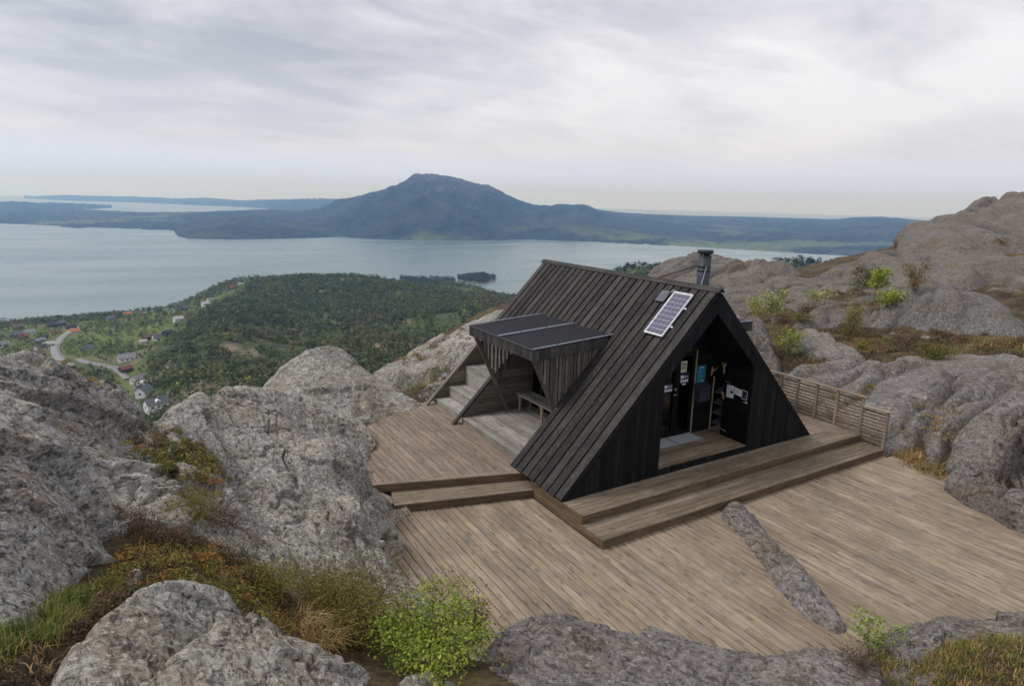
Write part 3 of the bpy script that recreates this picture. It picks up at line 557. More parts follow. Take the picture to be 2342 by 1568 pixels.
def land(name, rows, ratio, mat, amp=1.0, nr=70, step=3.0, sh=0.85, treeamp=5.0):
    rows = np.array(rows, float); px = np.arange(rows[0, 0], rows[-1, 0]+.1, step)
    yr = np.interp(px, rows[:, 0], rows[:, 1]); ys = np.interp(px, rows[:, 0], rows[:, 2]); rt = np.interp(px, rows[:, 0], rows[:, 3]) if rows.shape[1] > 3 else np.full(len(px), ratio)
    ys = np.maximum(ys, yr+1.0); d = ray(px, ys); Ds = (CAM[2]-SEA)/(-d[:, 2]/np.hypot(d[:, 0], d[:, 1])); Ds = np.minimum(Ds, 26500)
    Dr = np.minimum(Ds*rt, 27400); zr = CAM[2]-Dr*tdown(px, yr); zr = np.maximum(zr, SEA+4)
    hx = d[:, 0]/np.hypot(d[:, 0], d[:, 1]); hy = d[:, 1]/np.hypot(d[:, 0], d[:, 1])
    t = np.concatenate([np.linspace(-.03, 1, nr), np.linspace(1, 1.7, nr//3)[1:]]); T_, I = np.meshgrid(t, np.arange(len(px)), indexing='ij')
    DD = Ds[I]+(Dr[I]-Ds[I])*T_; X = CAM[0]+DD*hx[I]; Y = CAM[1]+DD*hy[I]
    prof = np.where(T_ <= 1, np.sign(T_)*np.abs(T_)**sh, 1-((T_-1)/0.7)**2*1.05); H = zr[I]-SEA; P = np.stack([X, Y, 0*X], -1); s = np.median(H)
    n = fbm(P/700.0, 5)*0.30+ridged(P/1100.0+7, 5, .55)*0.18-0.1
    Z = SEA+H*prof+H*n*amp*np.clip(T_, 0, 1)**0.6*np.clip(1.02-T_, 0, 1)**0.5*1.3+treeamp*np.clip(T_*30, 0, 1)*(fbm(P/60.0, 4)*1.2)
    Z = np.where(T_ < 0, SEA-8, Z)
    idx = np.arange(X.size).reshape(X.shape); Q = np.stack([idx[:-1, :-1], idx[:-1, 1:], idx[1:, 1:], idx[1:, :-1]], -1).reshape(-1, 4)
    return tag(mesh_np(name, np.stack([X, Y, Z], -1).reshape(-1, 3), Q, mat, True), kind='structure')
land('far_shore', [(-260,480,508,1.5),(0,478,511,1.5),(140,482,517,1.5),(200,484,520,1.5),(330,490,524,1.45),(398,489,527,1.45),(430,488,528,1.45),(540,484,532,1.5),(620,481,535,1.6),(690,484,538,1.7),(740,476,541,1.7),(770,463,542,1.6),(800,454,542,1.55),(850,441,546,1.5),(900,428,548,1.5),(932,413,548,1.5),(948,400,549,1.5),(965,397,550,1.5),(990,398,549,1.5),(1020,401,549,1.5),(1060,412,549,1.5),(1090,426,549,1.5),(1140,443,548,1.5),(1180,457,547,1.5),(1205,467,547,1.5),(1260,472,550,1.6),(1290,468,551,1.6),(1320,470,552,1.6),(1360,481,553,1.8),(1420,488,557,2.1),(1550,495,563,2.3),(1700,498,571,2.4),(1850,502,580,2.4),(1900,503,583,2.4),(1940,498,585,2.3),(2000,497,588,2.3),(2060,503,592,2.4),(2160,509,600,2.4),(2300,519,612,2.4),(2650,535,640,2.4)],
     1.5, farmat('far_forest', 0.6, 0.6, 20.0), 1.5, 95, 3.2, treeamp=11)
land('headland', [(399,529,532),(408,516,541),(430,508,545),(470,502,547),(520,498,547.5),(570,497,547),(620,500,546),(680,505,545),(740,514,543.5),(790,528,542)], 1.28, farmat('headland_forest', 0.55, 0.1), 0.7, 50, 2.2, 0.6, treeamp=9)
land('headland', [(795,541,543.5),(830,528,546),(900,520,548.5),(1000,518,549.5),(1100,522,549.5),(1180,530,548.5),(1225,540,547.5),(1232,545,547)], 1.16, farmat('headland_forest_b', 0.3, 0.25), 0.7, 40, 2.2, 0.6, treeamp=8)
land('headland', [(1250,545,549),(1330,538,553),(1450,538,558),(1600,545,566),(1700,550,571.5),(1800,556,578),(1900,562,583.5),(2000,568,588.5),(2200,584,603)], 1.22, farmat('headland_forest_c', 0.35, 0.9), 0.8, 40, 2.4, 0.6, treeamp=8)
land('skerry', [(140,518,519),(155,514.5,520.5),(175,513.5,521.5),(195,515,521),(206,518,520)], 1.05, farmat('skerry_forest_b', 0.2, 0.0), 0.3, 12, 2, 0.6, treeamp=5)
land('far_island', [(-260,466,482),(0,463,483),(40,462,482),(90,465,481),(150,466,479),(210,468,478),(246,472,476),(256,475,476.5)], 1.12, farmat('island_forest', 0.3, 0.2), 0.9, 30, 2.0, treeamp=22)
land('far_peninsula', [(55,452,453.5),(90,449,456),(150,447,459),(220,449,461),(300,450,463),(350,452,465),(400,455,467),(440,454,469),(470,453,470),(520,457,472),(560,460,474),(600,458,477),(640,457,480),(700,456,484),(740,455,486),(780,457,487),(860,458,488)], 1.2, farmat('peninsula_forest', 0.3, 0.1), 0.9, 30, 2.0, treeamp=30)
land('skerry', [(322,522.5,524.5),(345,522,526),(380,521.5,525),(400,521.5,524)], 1.02, farmat('skerry_forest', 0.6, 0.1), 0.2, 6, 3, treeamp=1)

# ------------------------------------------------------------------ the near hillside with the village
HP = [(-150,745,1500),(0,742,1500),(200,728,1480),(420,697,1560),(480,668,1650),(530,650,1650),(640,641,1500),(760,635,1400),(850,643,1350),(1000,668,1350),(1160,682,1350),(1320,690,1350),
 (1000,658,1600),(1080,657,1650),(1125,680,1560),(760,740,1000),(760,800,800),(335,900,700),(340,930,660),(300,860,800),(290,820,860),(140,800,950),(170,760,1150),(0,800,1050),(60,830,900),(-150,800,1050),(480,760,850),(600,720,950),(560,850,620),(430,760,840),(470,700,1130),(510,672,1350),(392,830,690),(365,885,570),(440,700,1420),(392,738,1220),(335,800,980),(650,850,580),(800,800,650),
 (900,740,850),(1000,700,1050),(880,830,560),(1100,700,1000),(700,680,1200),(300,740,1250),(1250,720,900),(200,850,800),(100,900,700)]
HW = [ud(px, py, D) for px, py, D in HP]
for px, D in ((-200,1750),(0,1760),(200,1750),(420,1760),(500,1830)): q = ud(px, 700, D); HW.append(np.array([q[0], q[1], -285.]))
for px, D in ((640,1900),(760,1950),(900,2000),(1180,1800),(1300,1800)): q = ud(px, 700, D); HW.append(np.array([q[0], q[1], -300.]))
for px, D, z in ((300,400,-175),(600,350,-165),(900,350,-150),(1200,500,-140),(0,500,-190),(600,150,-110),(900,150,-100),(200,200,-130)): q = ud(px, 700, D); HW.append(np.array([q[0], q[1], float(z)]))
_hmq = MQ(HW, 60.0, 0.0003)
def hillz(X, Y):
    P = np.stack([X, Y, 0*np.asarray(X)], -1); return _hmq(X, Y)+7*fbm(P/170.0, 4)
def hillmat():
    k = NT('hillside_ground'); v = k.coords('Position'); a = k.noise(v, 0.012, 6, 0.65); b = k.noise(v, 0.12, 5, 0.7)
    c = k.ramp(b, [(0.38, (0.02, 0.028, 0.011)), (0.62, (0.09, 0.105, 0.032)), (0.5, (0.045, 0.06, 0.02))])
    sx = k.new('ShaderNodeSeparateXYZ'); k.lk(v, sx.inputs[0]); hi = k.ramp(k.math('MULTIPLY', k.math('ADD', sx.outputs[2], 260), 1/150.), [(0.42, 0.0), (0.56, 1.0)]); c = k.mix(hi, k.mix(b, (0.06, 0.09, 0.02), (0.17, 0.20, 0.055)), c)
    c = k.mix(k.math('MULTIPLY', k.ramp(a, [(0.565, 0.0), (0.62, 0.8)]), hi), c, k.mix(b, (0.17, 0.12, 0.085), (0.36, 0.29, 0.24)))
    k.col(c); k.rough(0.95); k.bump(b, 1.0, 2.0); return k.m
def build_hill():
    az = np.linspace(R(-52), R(16), 280)+YAW; D = np.geomspace(90, 2100, 200); A, DD = np.meshgrid(az, D, indexing='ij'); X = CAM[0]+DD*np.sin(A); Y = CAM[1]+DD*np.cos(A); Z = hillz(X, Y)
    idx = np.arange(X.size).reshape(X.shape); Q = np.stack([idx[:-1, :-1], idx[:-1, 1:], idx[1:, 1:], idx[1:, :-1]], -1).reshape(-1, 4)
    tag(mesh_np('hillside', np.stack([X, Y, Z], -1).reshape(-1, 3), Q, hillmat(), True), kind='structure')
build_hill()
M_farrock = rock('far_rock', (0.06, 0.055, 0.045), (0.11, 0.10, 0.08), (0.19, 0.17, 0.15), scale=0.03, lichen=0.2)
def islet(name, label, rows, ratio):
    o = land(name, rows, ratio, M_farrock, 0.3, 16, 1.5, 0.6, 2.0); del o['kind']; return tag(o, label, 'island')
islet('rocky_islet', 'low wooded rock islet on the left off the forested point', [(914,652,654),(925,640,655),(950,638,656),(985,640,658),(1010,646,659),(1040,652,658)], 1.08)
islet('rocky_islet', 'small round wooded islet at the right tip of the forested point', [(1048,643,646),(1060,634,648),(1080,628,649),(1105,628,649),(1120,634,648),(1132,644,646)], 1.06)
def strip_hill(name, rows, D, mat, n=24):
    """low wooded ridge seen in front of the fjord: px, py of the crest"""
    rows = np.array(rows, float); px = np.arange(rows[0, 0], rows[-1, 0]+.1, 2.0); yr = np.interp(px, rows[:, 0], rows[:, 1]); d = ray(px, yr); hd = np.hypot(d[:, 0], d[:, 1]); V = []
    zc = CAM[2]-D*tdown(px, yr)
    for t in np.linspace(-1, 1, n):
        DD = D*(1+0.28*t); X = CAM[0]+d[:, 0]/hd*DD; Y = CAM[1]+d[:, 1]/hd*DD; V.append(np.stack([X, Y, zc-(0.07*D*abs(t)**1.6 if t < 0 else .10*D*t**1.5)+3*fbm(np.stack([X, Y, 0*X], -1)/25, 4)], -1))
    V = np.array(V); idx = np.arange(V.shape[0]*V.shape[1]).reshape(V.shape[:2]); Q = np.stack([idx[:-1, :-1], idx[:-1, 1:], idx[1:, 1:], idx[1:, :-1]], -1).reshape(-1, 4)
    tag(mesh_np(name, V.reshape(-1, 3), Q, mat, True), kind='structure'); return V
strip1 = strip_hill('wooded_ridge', [(1380,632),(1425,616),(1470,609),(1520,612),(1600,615)], 900, hillmat())
strip2 = strip_hill('wooded_ridge', [(1770,600),(1830,599),(1880,605),(1930,602),(1985,600),(2060,610)], 900, hillmat())

# road
def road(pxs, w, mat, name, lift=1.2):
    P = hit(np.array([q[0] for q in pxs], float), np.array([q[1] for q in pxs], float), hillz, 300, 2200, 400); P = P[~np.isnan(P[:, 0])]
    t = np.linspace(0, len(P)-1, 90); C = np.stack([np.interp(t, np.arange(len(P)), P[:, i]) for i in range(3)], -1)
    for _ in range(12): C[1:-1] = (C[:-2]+C[1:-1]*2+C[2:])/4
    T_ = np.gradient(C[:, :2], axis=0); T_ /= np.linalg.norm(T_, axis=1, keepdims=True); N = np.stack([-T_[:, 1], T_[:, 0]], -1); V = []
    for s in (-1, 1): q = C.copy(); q[:, :2] += N*w/2*s; V.append(q)
    z = np.max([hillz(v[:, 0], v[:, 1]) for v in V]+[hillz(C[:, 0], C[:, 1])], axis=0)+lift
    V = np.concatenate([np.c_[v[:, :2], z] for v in V]+[np.c_[v[:, :2], z-6] for v in V]); n = len(C); i = np.arange(n-1)
    F = np.concatenate([np.stack([i, i+1, n+i+1, n+i], -1), np.stack([2*n+i, 2*n+i+1, i+1, i], -1), np.stack([n+i, n+i+1, 3*n+i+1, 3*n+i], -1)])
    tag(mesh_np(name, V, F, mat), kind='structure'); return C
M_road = plain('asphalt', (0.25, 0.247, 0.243), 0.9); M_conc = plain('gravel_drive', (0.38, 0.35, 0.31), 0.9)
road_a = road([(180,748),(160,760),(138,776),(125,795),(128,812),(142,828),(160,842)], 10, M_road, 'road')
road_b = road([(180,822),(205,832),(240,838),(275,852),(292,868)], 7, M_road, 'road')
road_c = road([(292,836),(275,842),(250,838)], 4, M_road, 'driveway')
roads = np.concatenate([road_a, road_b, road_c])

# village houses: pixel of the base, length m, yaw, wall, roof, label
M_glass_d = plain('dark_window', (0.03, 0.035, 0.04), 0.15)
WALL = {n: plain('painted_wall_'+n, c, 0.7) for n, c in dict(white=(0.72, 0.72, 0.70), red=(0.26, 0.045, 0.03), dark=(0.05, 0.045, 0.042), brown=(0.11, 0.065, 0.04), yellow=(0.55, 0.36, 0.13), grey=(0.32, 0.32, 0.32), cream=(0.6, 0.52, 0.4)).items()}
ROOF = {n: plain('roof_tile_'+n, c, 0.75) for n, c in dict(slate=(0.10, 0.105, 0.115), grey=(0.22, 0.22, 0.225), orange=(0.48, 0.16, 0.07), rust=(0.20, 0.075, 0.05), black=(0.045, 0.045, 0.05), brown=(0.13, 0.085, 0.06), light=(0.42, 0.41, 0.40)).items()}
_hc = {}
def house(px, py, L, yaw, wall, roof, label):
    p = hit(np.array([px]), np.array([py]), hillz, 300, 2200, 400)[0]
    if np.isnan(p[0]): return None
    t = thing('house', (p[0], p[1], p[2]-0.5), label, 'house', 'houses of the village below'); M = Matrix.Translation((p[0], p[1], p[2]-0.5)) @ Matrix.Rotation(R(yaw), 4, 'Z'); WM[t] = M; t.matrix_basis = M
    Wd, h, rh = L*0.62, 4.8, L*0.24
    def part(name, key, fn, mat, parent, off=Matrix()):
        k = (name, key, mat.name)
        if k not in _hc:
            me = bpy.data.meshes.new(name); V, F = fn(); me.from_pydata(V, [], F); me.update(); me.materials.append(mat); _hc[k] = me
        return new_obj(name, _hc[k], parent, M @ off)
    def bx(x0, x1, y0, y1, z0, z1):
        V = [(x, y, z) for z in (z0, z1) for x, y in ((x0, y0), (x1, y0), (x1, y1), (x0, y1))]
        return V, [(0, 3, 2, 1), (4, 5, 6, 7), (0, 1, 5, 4), (1, 2, 6, 5), (2, 3, 7, 6), (3, 0, 4, 7)]
    def wallf():
        x, y = L/2, Wd/2; V = [(-x, -y, -4), (x, -y, -4), (x, y, -4), (-x, y, -4), (-x, -y, h), (x, -y, h), (x, y, h), (-x, y, h), (-x, 0, h+rh), (x, 0, h+rh)]
        return V, [(0, 1, 5, 4), (2, 3, 7, 6), (1, 2, 6, 9, 5), (3, 0, 4, 8, 7), (0, 3, 2, 1)]
    def rooff():
        x, y = L/2+.6, Wd/2+.6; zl = h-.6*rh/(Wd/2); a = .3
        V = [(-x, -y, zl), (x, -y, zl), (x, 0, h+rh), (-x, 0, h+rh), (-x, y, zl), (x, y, zl)]; V += [(vx, vy, vz+a) for vx, vy, vz in V]
        return V, [(6, 7, 8, 9), (9, 8, 11, 10), (3, 2, 1, 0), (4, 5, 2, 3), (0, 1, 7, 6), (5, 4, 10, 11), (1, 2, 8, 7), (2, 5, 11, 8), (3, 0, 6, 9), (4, 3, 9, 10)]
    key = round(L, 1)
    part('wall', key, wallf, WALL[wall], t); rf = part('roof', key, rooff, ROOF[roof], t)
    part('chimney', key, lambda: bx(L*.1, L*.1+.9, -.45, .45, h+rh*.6, h+rh+1.1), WALL['grey'], rf)
    for s in (-1, 1):
        for i in range(3):
            w = part('window', (key, s), lambda: bx(-.9, .9, min(s*(Wd/2-.05), s*(Wd/2+.06)), max(s*(Wd/2-.05), s*(Wd/2+.06)), 1.7, 3.3), M_glass_d, t, Matrix.Translation((L*(i-1)*.3, 0, 0)))
        part('window', (key, s, 'g'), lambda: bx(min(s*(L/2-.05), s*(L/2+.06)), max(s*(L/2-.05), s*(L/2+.06)), -.8, .8, 1.8, 3.4), M_glass_d, t)
    if 'dormer' in label:
        dm = part('dormer', key, lambda: ([(-1.6, -Wd/2+.3, h+.2), (1.6, -Wd/2+.3, h+.2), (1.6, -Wd/2+.3, h+2.2), (0, -Wd/2+.3, h+3.2), (-1.6, -Wd/2+.3, h+2.2), (-1.6, 0, h+.2), (1.6, 0, h+.2), (1.6, 0, h+2.2), (0, 0, h+3.2), (-1.6, 0, h+2.2)], [(0, 1, 2, 3, 4), (1, 6, 7, 2), (5, 0, 4, 9), (2, 7, 8, 3), (3, 8, 9, 4)]), WALL['white'], t); part('window', (key, 'd'), lambda: bx(-.7, .7, -Wd/2+.22, -Wd/2+.29, h+.9, h+2.0), M_glass_d, dm)
    part('door', key, lambda: bx(L*.42-.5, L*.42+.5, -Wd/2-.05, -Wd/2+.05, -.4, 1.9), WALL['brown'], t)
    return p
HOUSES = [(358,932,15,20,'white','slate','white house with grey roof and small dormer at the foot of the left rock crest'),
 (322,886,13,60,'white','light','white house with pale roof above the white dormer house'),(318,872,15,40,'white','grey','large white house with grey roof below the rust roofed house'),(330,902,12,60,'white','slate','white house half hidden behind the rock crest'),
 (288,850,12,30,'brown','rust','brown house with rust red roof beside the lower road'),(290,824,17,8,'white','grey','long white bungalow with grey roof on the green slope'),(198,802,14,20,'grey','slate','grey house among trees above the bend of the road'),
 (362,776,14,25,'white','slate','white walled house with blue grey roof in the clearing'),(384,766,13,40,'dark','black','black house right of the clearing at the forest edge'),(338,776,13,20,'brown','brown','brown house left in the clearing'),(328,786,9,10,'white','light','low white shed in front of the brown clearing house'),
 (408,734,13,15,'white','light','small white house alone in the green meadow'),(255,732,15,25,'grey','slate','grey house with slate roof below the shore trees'),(292,722,14,10,'white','orange','white house with orange roof on the shore line'),(318,718,14,15,'cream','brown','cream house with brown roof right of the orange roof'),
 (362,712,16,15,'dark','black','dark house with black roof on the shore line'),(378,706,15,25,'dark','brown','dark house with brown roof on the shore line'),(412,702,17,15,'grey','slate','wide grey house with slate roof on the shore line'),(428,697,14,15,'yellow','black','yellow house with black roof high on the shore line'),(424,708,14,20,'dark','slate','dark house below the yellow house'),(405,712,12,10,'white','slate','white house under the slate roofed shore house'),
 (482,690,13,20,'white','grey','white house with grey roof near the forest edge'),(470,699,11,20,'white','light','small white house at the forest edge above the meadow'),(532,660,16,25,'red','rust','bright red house high on the forested slope'),(552,654,13,20,'grey','light','grey house with pale roof beside the red slope house'),(518,667,10,10,'grey','brown','small grey house left of the red slope house'),
 (120,748,14,15,'dark','black','dark house with black roof near the shore on the left'),(138,744,14,20,'dark','slate','dark slate roofed house left of the road top'),(163,752,14,20,'brown','black','brown house beside the top of the road'),(172,762,12,20,'cream','orange','cream house with orange roof touching the road'),(128,764,15,15,'yellow','brown','yellow house with flat brown roof inside the road bend'),
 (42,752,14,15,'dark','brown','dark brown house among shore trees at far left'),(38,770,17,12,'red','slate','long red house with slate roof at far left'),(54,773,10,12,'red','rust','small red house beside the long red house'),(68,764,14,12,'white','grey','white house with grey roof behind the red houses'),
 (95,800,13,30,'white','slate','white house left of the road bend'),(84,816,16,20,'dark','brown','dark house with brown roof below the white house at the road'),(50,824,15,15,'grey','slate','grey roofed house at the left edge above the crest'),(28,836,18,12,'grey','black','wide black roofed house just above the left crest'),(4,842,16,12,'dark','slate','slate roofed house cut by the left picture edge'),(64,838,15,12,'white','black','white house with black roof behind the left crest'),
 (8,792,13,20,'white','grey','white house at the left edge near the trees'),(132,840,10,20,'red','orange','orange roofed house rising just behind the left crest'),(112,792,12,20,'cream','light','cream house beside the road bend'),(92,784,12,25,'dark','grey','dark house with grey roof in the village middle')]
hpos = [house(*h) for h in HOUSES]; hpos = np.array([p for p in hpos if p is not None])

# ------------------------------------------------------------------ forest on the hillside (one mass of thousands of crowns)
def quadcloud(C, S, N=None, aspect=1.0, jit=1.0, rg=rng):
    """quads centred on C (n,3) with half size S (n,) and random facing (biased to N)"""
    n = len(C); d = rg.normal(size=(n, 3))*jit
    if N is not None: d = d+N
    d /= np.linalg.norm(d, axis=1, keepdims=True); a = np.cross(d, rg.normal(size=(n, 3))); a /= np.linalg.norm(a, axis=1, keepdims=True); b = np.cross(d, a)
    a = a*S[:, None]; b = b*(S*aspect)[:, None]
    V = np.stack([C-a, C-b*.8, C+a, C+b*.8], 1).reshape(-1, 3); return V, np.arange(4*n).reshape(n, 4)
def forest(name, label, pos, hgt, colr, nq=34):
    n = len(pos); u = rng.normal(size=(n, nq, 3)); u /= np.linalg.norm(u, axis=2, keepdims=True); r = rng.uniform(.55, 1, (n, nq, 1))**.5
    W = hgt*rng.uniform(.30, .46, n); off = u*r*np.stack([W, W, hgt*.40], -1)[:, None, :]; lob = 1+0.35*np.sin(u[..., :1]*5+rng.uniform(0, 6, (n, 1, 1)))*np.cos(u[..., 1:2]*4)
    C = pos[:, None, :]+np.array([0, 0, 1])*(hgt*.58)[:, None, None]+off*lob; S = (hgt*.132)[:, None]*rng.uniform(.7, 1.3, (n, nq))
    V, F = quadcloud(C.reshape(-1, 3), S.ravel(), u.reshape(-1, 3)+np.array([0, 0, .4]), 1.0, .5)
    c = colr[:, None, :]*rng.uniform(.7, 1.3, (n, nq, 1))
    # trunks
    k = np.array([[0, 1], [.87, -.5], [-.87, -.5]])*.018; TV = np.concatenate([pos[:, None, :]+np.concatenate([k, np.zeros((3, 1))], 1)[None]*hgt[:, None, None], pos[:, None, :]+np.concatenate([k*.5, np.full((3, 1), .6)], 1)[None]*hgt[:, None, None]], 1).reshape(-1, 3)
    b = len(V)+np.arange(n)[:, None]*6; TF = np.concatenate([b+np.array([[0, 1, 4, 3]]), b+np.array([[1, 2, 5, 4]]), b+np.array([[2, 0, 3, 5]])])
    cols = np.concatenate([c.reshape(-1, 3), np.tile((.06, .045, .035), (3*n, 1))])
    return tag(mesh_np(name, np.concatenate([V, TV]), np.concatenate([F, TF]), M_leaf, False, cols), label, 'forest', kind='stuff')
def inpoly(px, py, poly):
    poly = np.array(poly, float); c = np.zeros(px.shape, bool); j = len(poly)-1
    for i in range(len(poly)):
        a, b = poly[i], poly[j]; m = ((a[1] > py) != (b[1] > py)) & (px < (b[0]-a[0])*(py-a[1])/(b[1]-a[1]+1e-9)+a[0]); c ^= m; j = i
    return c
def build_forest():
    n = 90000; az = rng.uniform(R(-50), R(15), n)+YAW; D = np.exp(rng.uniform(math.log(200), math.log(1780), n)); D = np.where(rng.random(n) < .35, rng.uniform(900, 1780, n), D)
    X = CAM[0]+D*np.sin(az); Y = CAM[1]+D*np.cos(az); Z = hillz(X, Y); P = np.stack([X, Y, Z], -1); px, py = to_px(P)
    vis = (px > -60) & (px < 1330) & (py > 600) & (py < 990) & (Z > SEA+2)
    vil = inpoly(px, py, [(-100,735),(60,742),(180,738),(420,700),(500,676),(560,650),(560,668),(470,715),(400,770),(330,850),(345,940),(290,940),(250,850),(-100,860)])
    patch = fbm(P/95.0+2, 4); dens = np.where(vil, .45, 1.0)*np.where(patch > .40, .15, 1.0)*np.clip(D/1000, .4, 1)
    dr = np.full(n, 1e9)
    for q in roads[::2]: dr = np.minimum(dr, np.hypot(X-q[0], Y-q[1]))
    dh = np.full(n, 1e9)
    for q in hpos: dh = np.minimum(dh, np.where((D < math.hypot(q[0]-CAM[0], q[1]-CAM[1])+10), np.hypot(X-q[0], Y-q[1])*1.0, np.hypot(X-q[0], Y-q[1])*2.5))
    keep = vis & (rng.random(n) < dens*.72) & (dr > 11) & (dh > np.where(vil, 15, 12)); P = P[keep]; vil = vil[keep]; m = len(P); px = px[keep]; py = py[keep]
    u = rng.random(m); tone = fbm(P/140.0+9, 3)
    dec = u < np.where(vil, .62, np.clip(.17+.35*tone, .05, .6))
    col = np.where(dec[:, None], np.array([.20, .25, .05])*rng.uniform(.5, 1.25, (m, 1)), np.array([.062, .082, .030])*rng.uniform(.6, 1.5, (m, 1))+rng.uniform(0, .03, (m, 1))*np.array([1.2, .9, .2]))
    brn = (u > .93); col[brn] = np.array([.16, .115, .055])*rng.uniform(.7, 1.2, (brn.sum(), 1))
    hgt = np.where(dec, rng.uniform(3.5, 8, m), rng.uniform(4.5, 12.5, m)); P[:, 2] -= .5
    forest('forest', 'dense dark pine wood mixed with fresh green birches covering the hillside below', P, hgt, col, 18); return m
print('trees', build_forest())
def far_trees():
    out = []
    for V, k in ((strip1, 420), (strip2, 650)):
        a = rng.integers(2, V.shape[0]-8, k); b = rng.integers(1, V.shape[1]-1, k); out.append(V[a, b]+rng.normal(size=(k, 3))*np.array([3, 3, 0]))
    return np.concatenate(out)
p = far_trees(); forest('forest', 'dark trees on the wooded ridges behind the cabin and the rock hill', p, rng.uniform(5, 9, len(p)), np.array([.032, .046, .024])*rng.uniform(.7, 1.6, (len(p), 1)), 24)
def islet_trees():
    px = rng.uniform(918, 1128, 420); T = np.full(420, np.nan); out = []
    for o in [q for q in bpy.data.objects if q.name.startswith('rocky_islet')]:
        v = np.array([x.co[:] for x in o.data.vertices]); v = v[v[:, 2] > SEA+2.5]; out.append(v[rng.choice(len(v), min(len(v), 420), replace=False)])
    return np.concatenate(out)
p = islet_trees(); forest('forest', 'scattered dark pines on the two rocky islets in the fjord', p, rng.uniform(6, 11, len(p)), np.array([.034, .05, .022])*rng.uniform(.7, 1.5, (len(p), 1)), 24)
# ------------------------------------------------------------------ decks and steps
ZL, ZS = -0.357, -0.177                      # lower deck, step tread; the upper deck is at 0
W2, H, L = 3.75, 3.775, 6.418; K = H/W2
PT = 0.028
def deck_planks(parent, cols, z, mat, w, maxlen=5.6, name='plank'):
    for x, y0, y1 in cols:
        y = y0; first = random.uniform(1.2, maxlen)
        while y < y1-0.02:
            ln = min(first, y1-y); first = random.uniform(3.2, maxlen)
            if y1-y-ln < 0.5: ln = y1-y
            dz = random.uniform(-.0016, .0016)
            board(name, parent, (x, y+.002, z-PT/2+dz), (x, y+ln-.002, z-PT/2+dz), (1, 0, 0), w-.013, PT, mat, .005); y += ln
def step_line(x, a, b): return a[1]+(b[1]-a[1])*(x-a[0])/(b[0]-a[0])
UE = ((-3.77, 1.47), (-6.83, 2.40)); TE = ((-3.765, .99), (-6.42, 1.68))   # edge of the upper deck, edge of the tread below it
low = thing('lower_deck', (0, -2.5, -.6), 'large weathered plank deck in front of the cabin and its steps', 'deck')
cols = []; pw = 0.140; x = -7.45
edge_r = [(4.95, -1.2), (5.15, -2.4), (5.05, -2.75), (4.78, -3.2), (4.45, -3.65), (4.1, -4.1), (3.75, -4.6), (3.2, -5.4), (2.6, -7.0)]
while x < 5.2:
    y1 = step_line(x, *TE)+.12 if x < -3.70 else -1.10
    y0 = -7.0 if x > -2.3 else (-5.4 if x > -4 else -4.6)
    if x < -6: y0 = -3.0
    if x > 2.6:
        ys = [q[1] for q in edge_r]; xs = [q[0] for q in edge_r]
        cand = [step_line(x, edge_r[i], edge_r[i+1]) for i in range(1, len(edge_r)-1) if min(edge_r[i][0], edge_r[i+1][0]) <= x <= max(edge_r[i][0], edge_r[i+1][0])]
        y0 = min(cand) if cand else -2.4
        if x > 4.95: y1 = -1.3
        if x > 5.15: break
    cols.append((x, y0, y1)); x += pw
deck_planks(low, cols, ZL, M_deck, pw)
for xx in np.arange(-6.6, 5.0, 1.2): board('joist', low, (xx, -4.2 if xx < 3 else -2.6, ZL-.13), (xx, -1.2, ZL-.13), (1, 0, 0), .05, .18, M_step)
upd = thing('upper_deck', (-5, 3.5, -.3), 'brown plank terrace left of the cabin, reached by two skewed steps', 'deck')
cols = []; x = -7.0
while x < -3.5:
    y0 = step_line(x, *UE)
    cols.append((x, y0+.12, 6.6)); x += pw
deck_planks(upd, cols, 0.0, M_upper, pw, 5.6)
def skew_step(parent, a, b, z, depth, zl, n, mat):
    """tread boards parallel to the skew edge a-b, riser boards below"""
    A = Vector((*a, 0)); B = Vector((*b, 0)); d = (B-A).normalized(); nrm = Vector((d.y, -d.x, 0)); 
    if nrm.y < 0: nrm = -nrm
    w = depth/n
    for i in range(n):
        o = nrm*(w*(i+.5)); board('tread_board', parent, A+o+Vector((0, 0, z-.014)), B+o+Vector((0, 0, z-.014)), nrm, w-.006, .028, mat)
    hh = (z-.028-zl)/2
    for i in range(2):
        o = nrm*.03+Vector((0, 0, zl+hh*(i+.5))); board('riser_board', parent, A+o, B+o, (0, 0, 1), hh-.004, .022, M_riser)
skew_step(upd, (-3.55, 1.40), UE[1], 0.001, .13, ZS, 1, M_step)
sst = thing('side_step', (-5, 1.4, ZL), 'single brown wooden step between the lower deck and the left terrace', 'step')
skew_step(sst, (-3.62, .952), TE[1], ZS, .78, ZL, 6, M_step)
A = Vector((*TE[1], 0)); d = (Vector((*TE[0], 0))-A).normalized(); nrm = Vector((-d.y, d.x, 0)); nrm = nrm if nrm.y > 0 else -nrm
prism('end_board', sst, [(0, 0), (.40, 0), (.40, ZS-.03-ZL), (0, ZS-.03-ZL)], A+Vector((0, 0, ZL))+d*.02+nrm*.02, nrm, (0, 0, 1), .022, M_step)

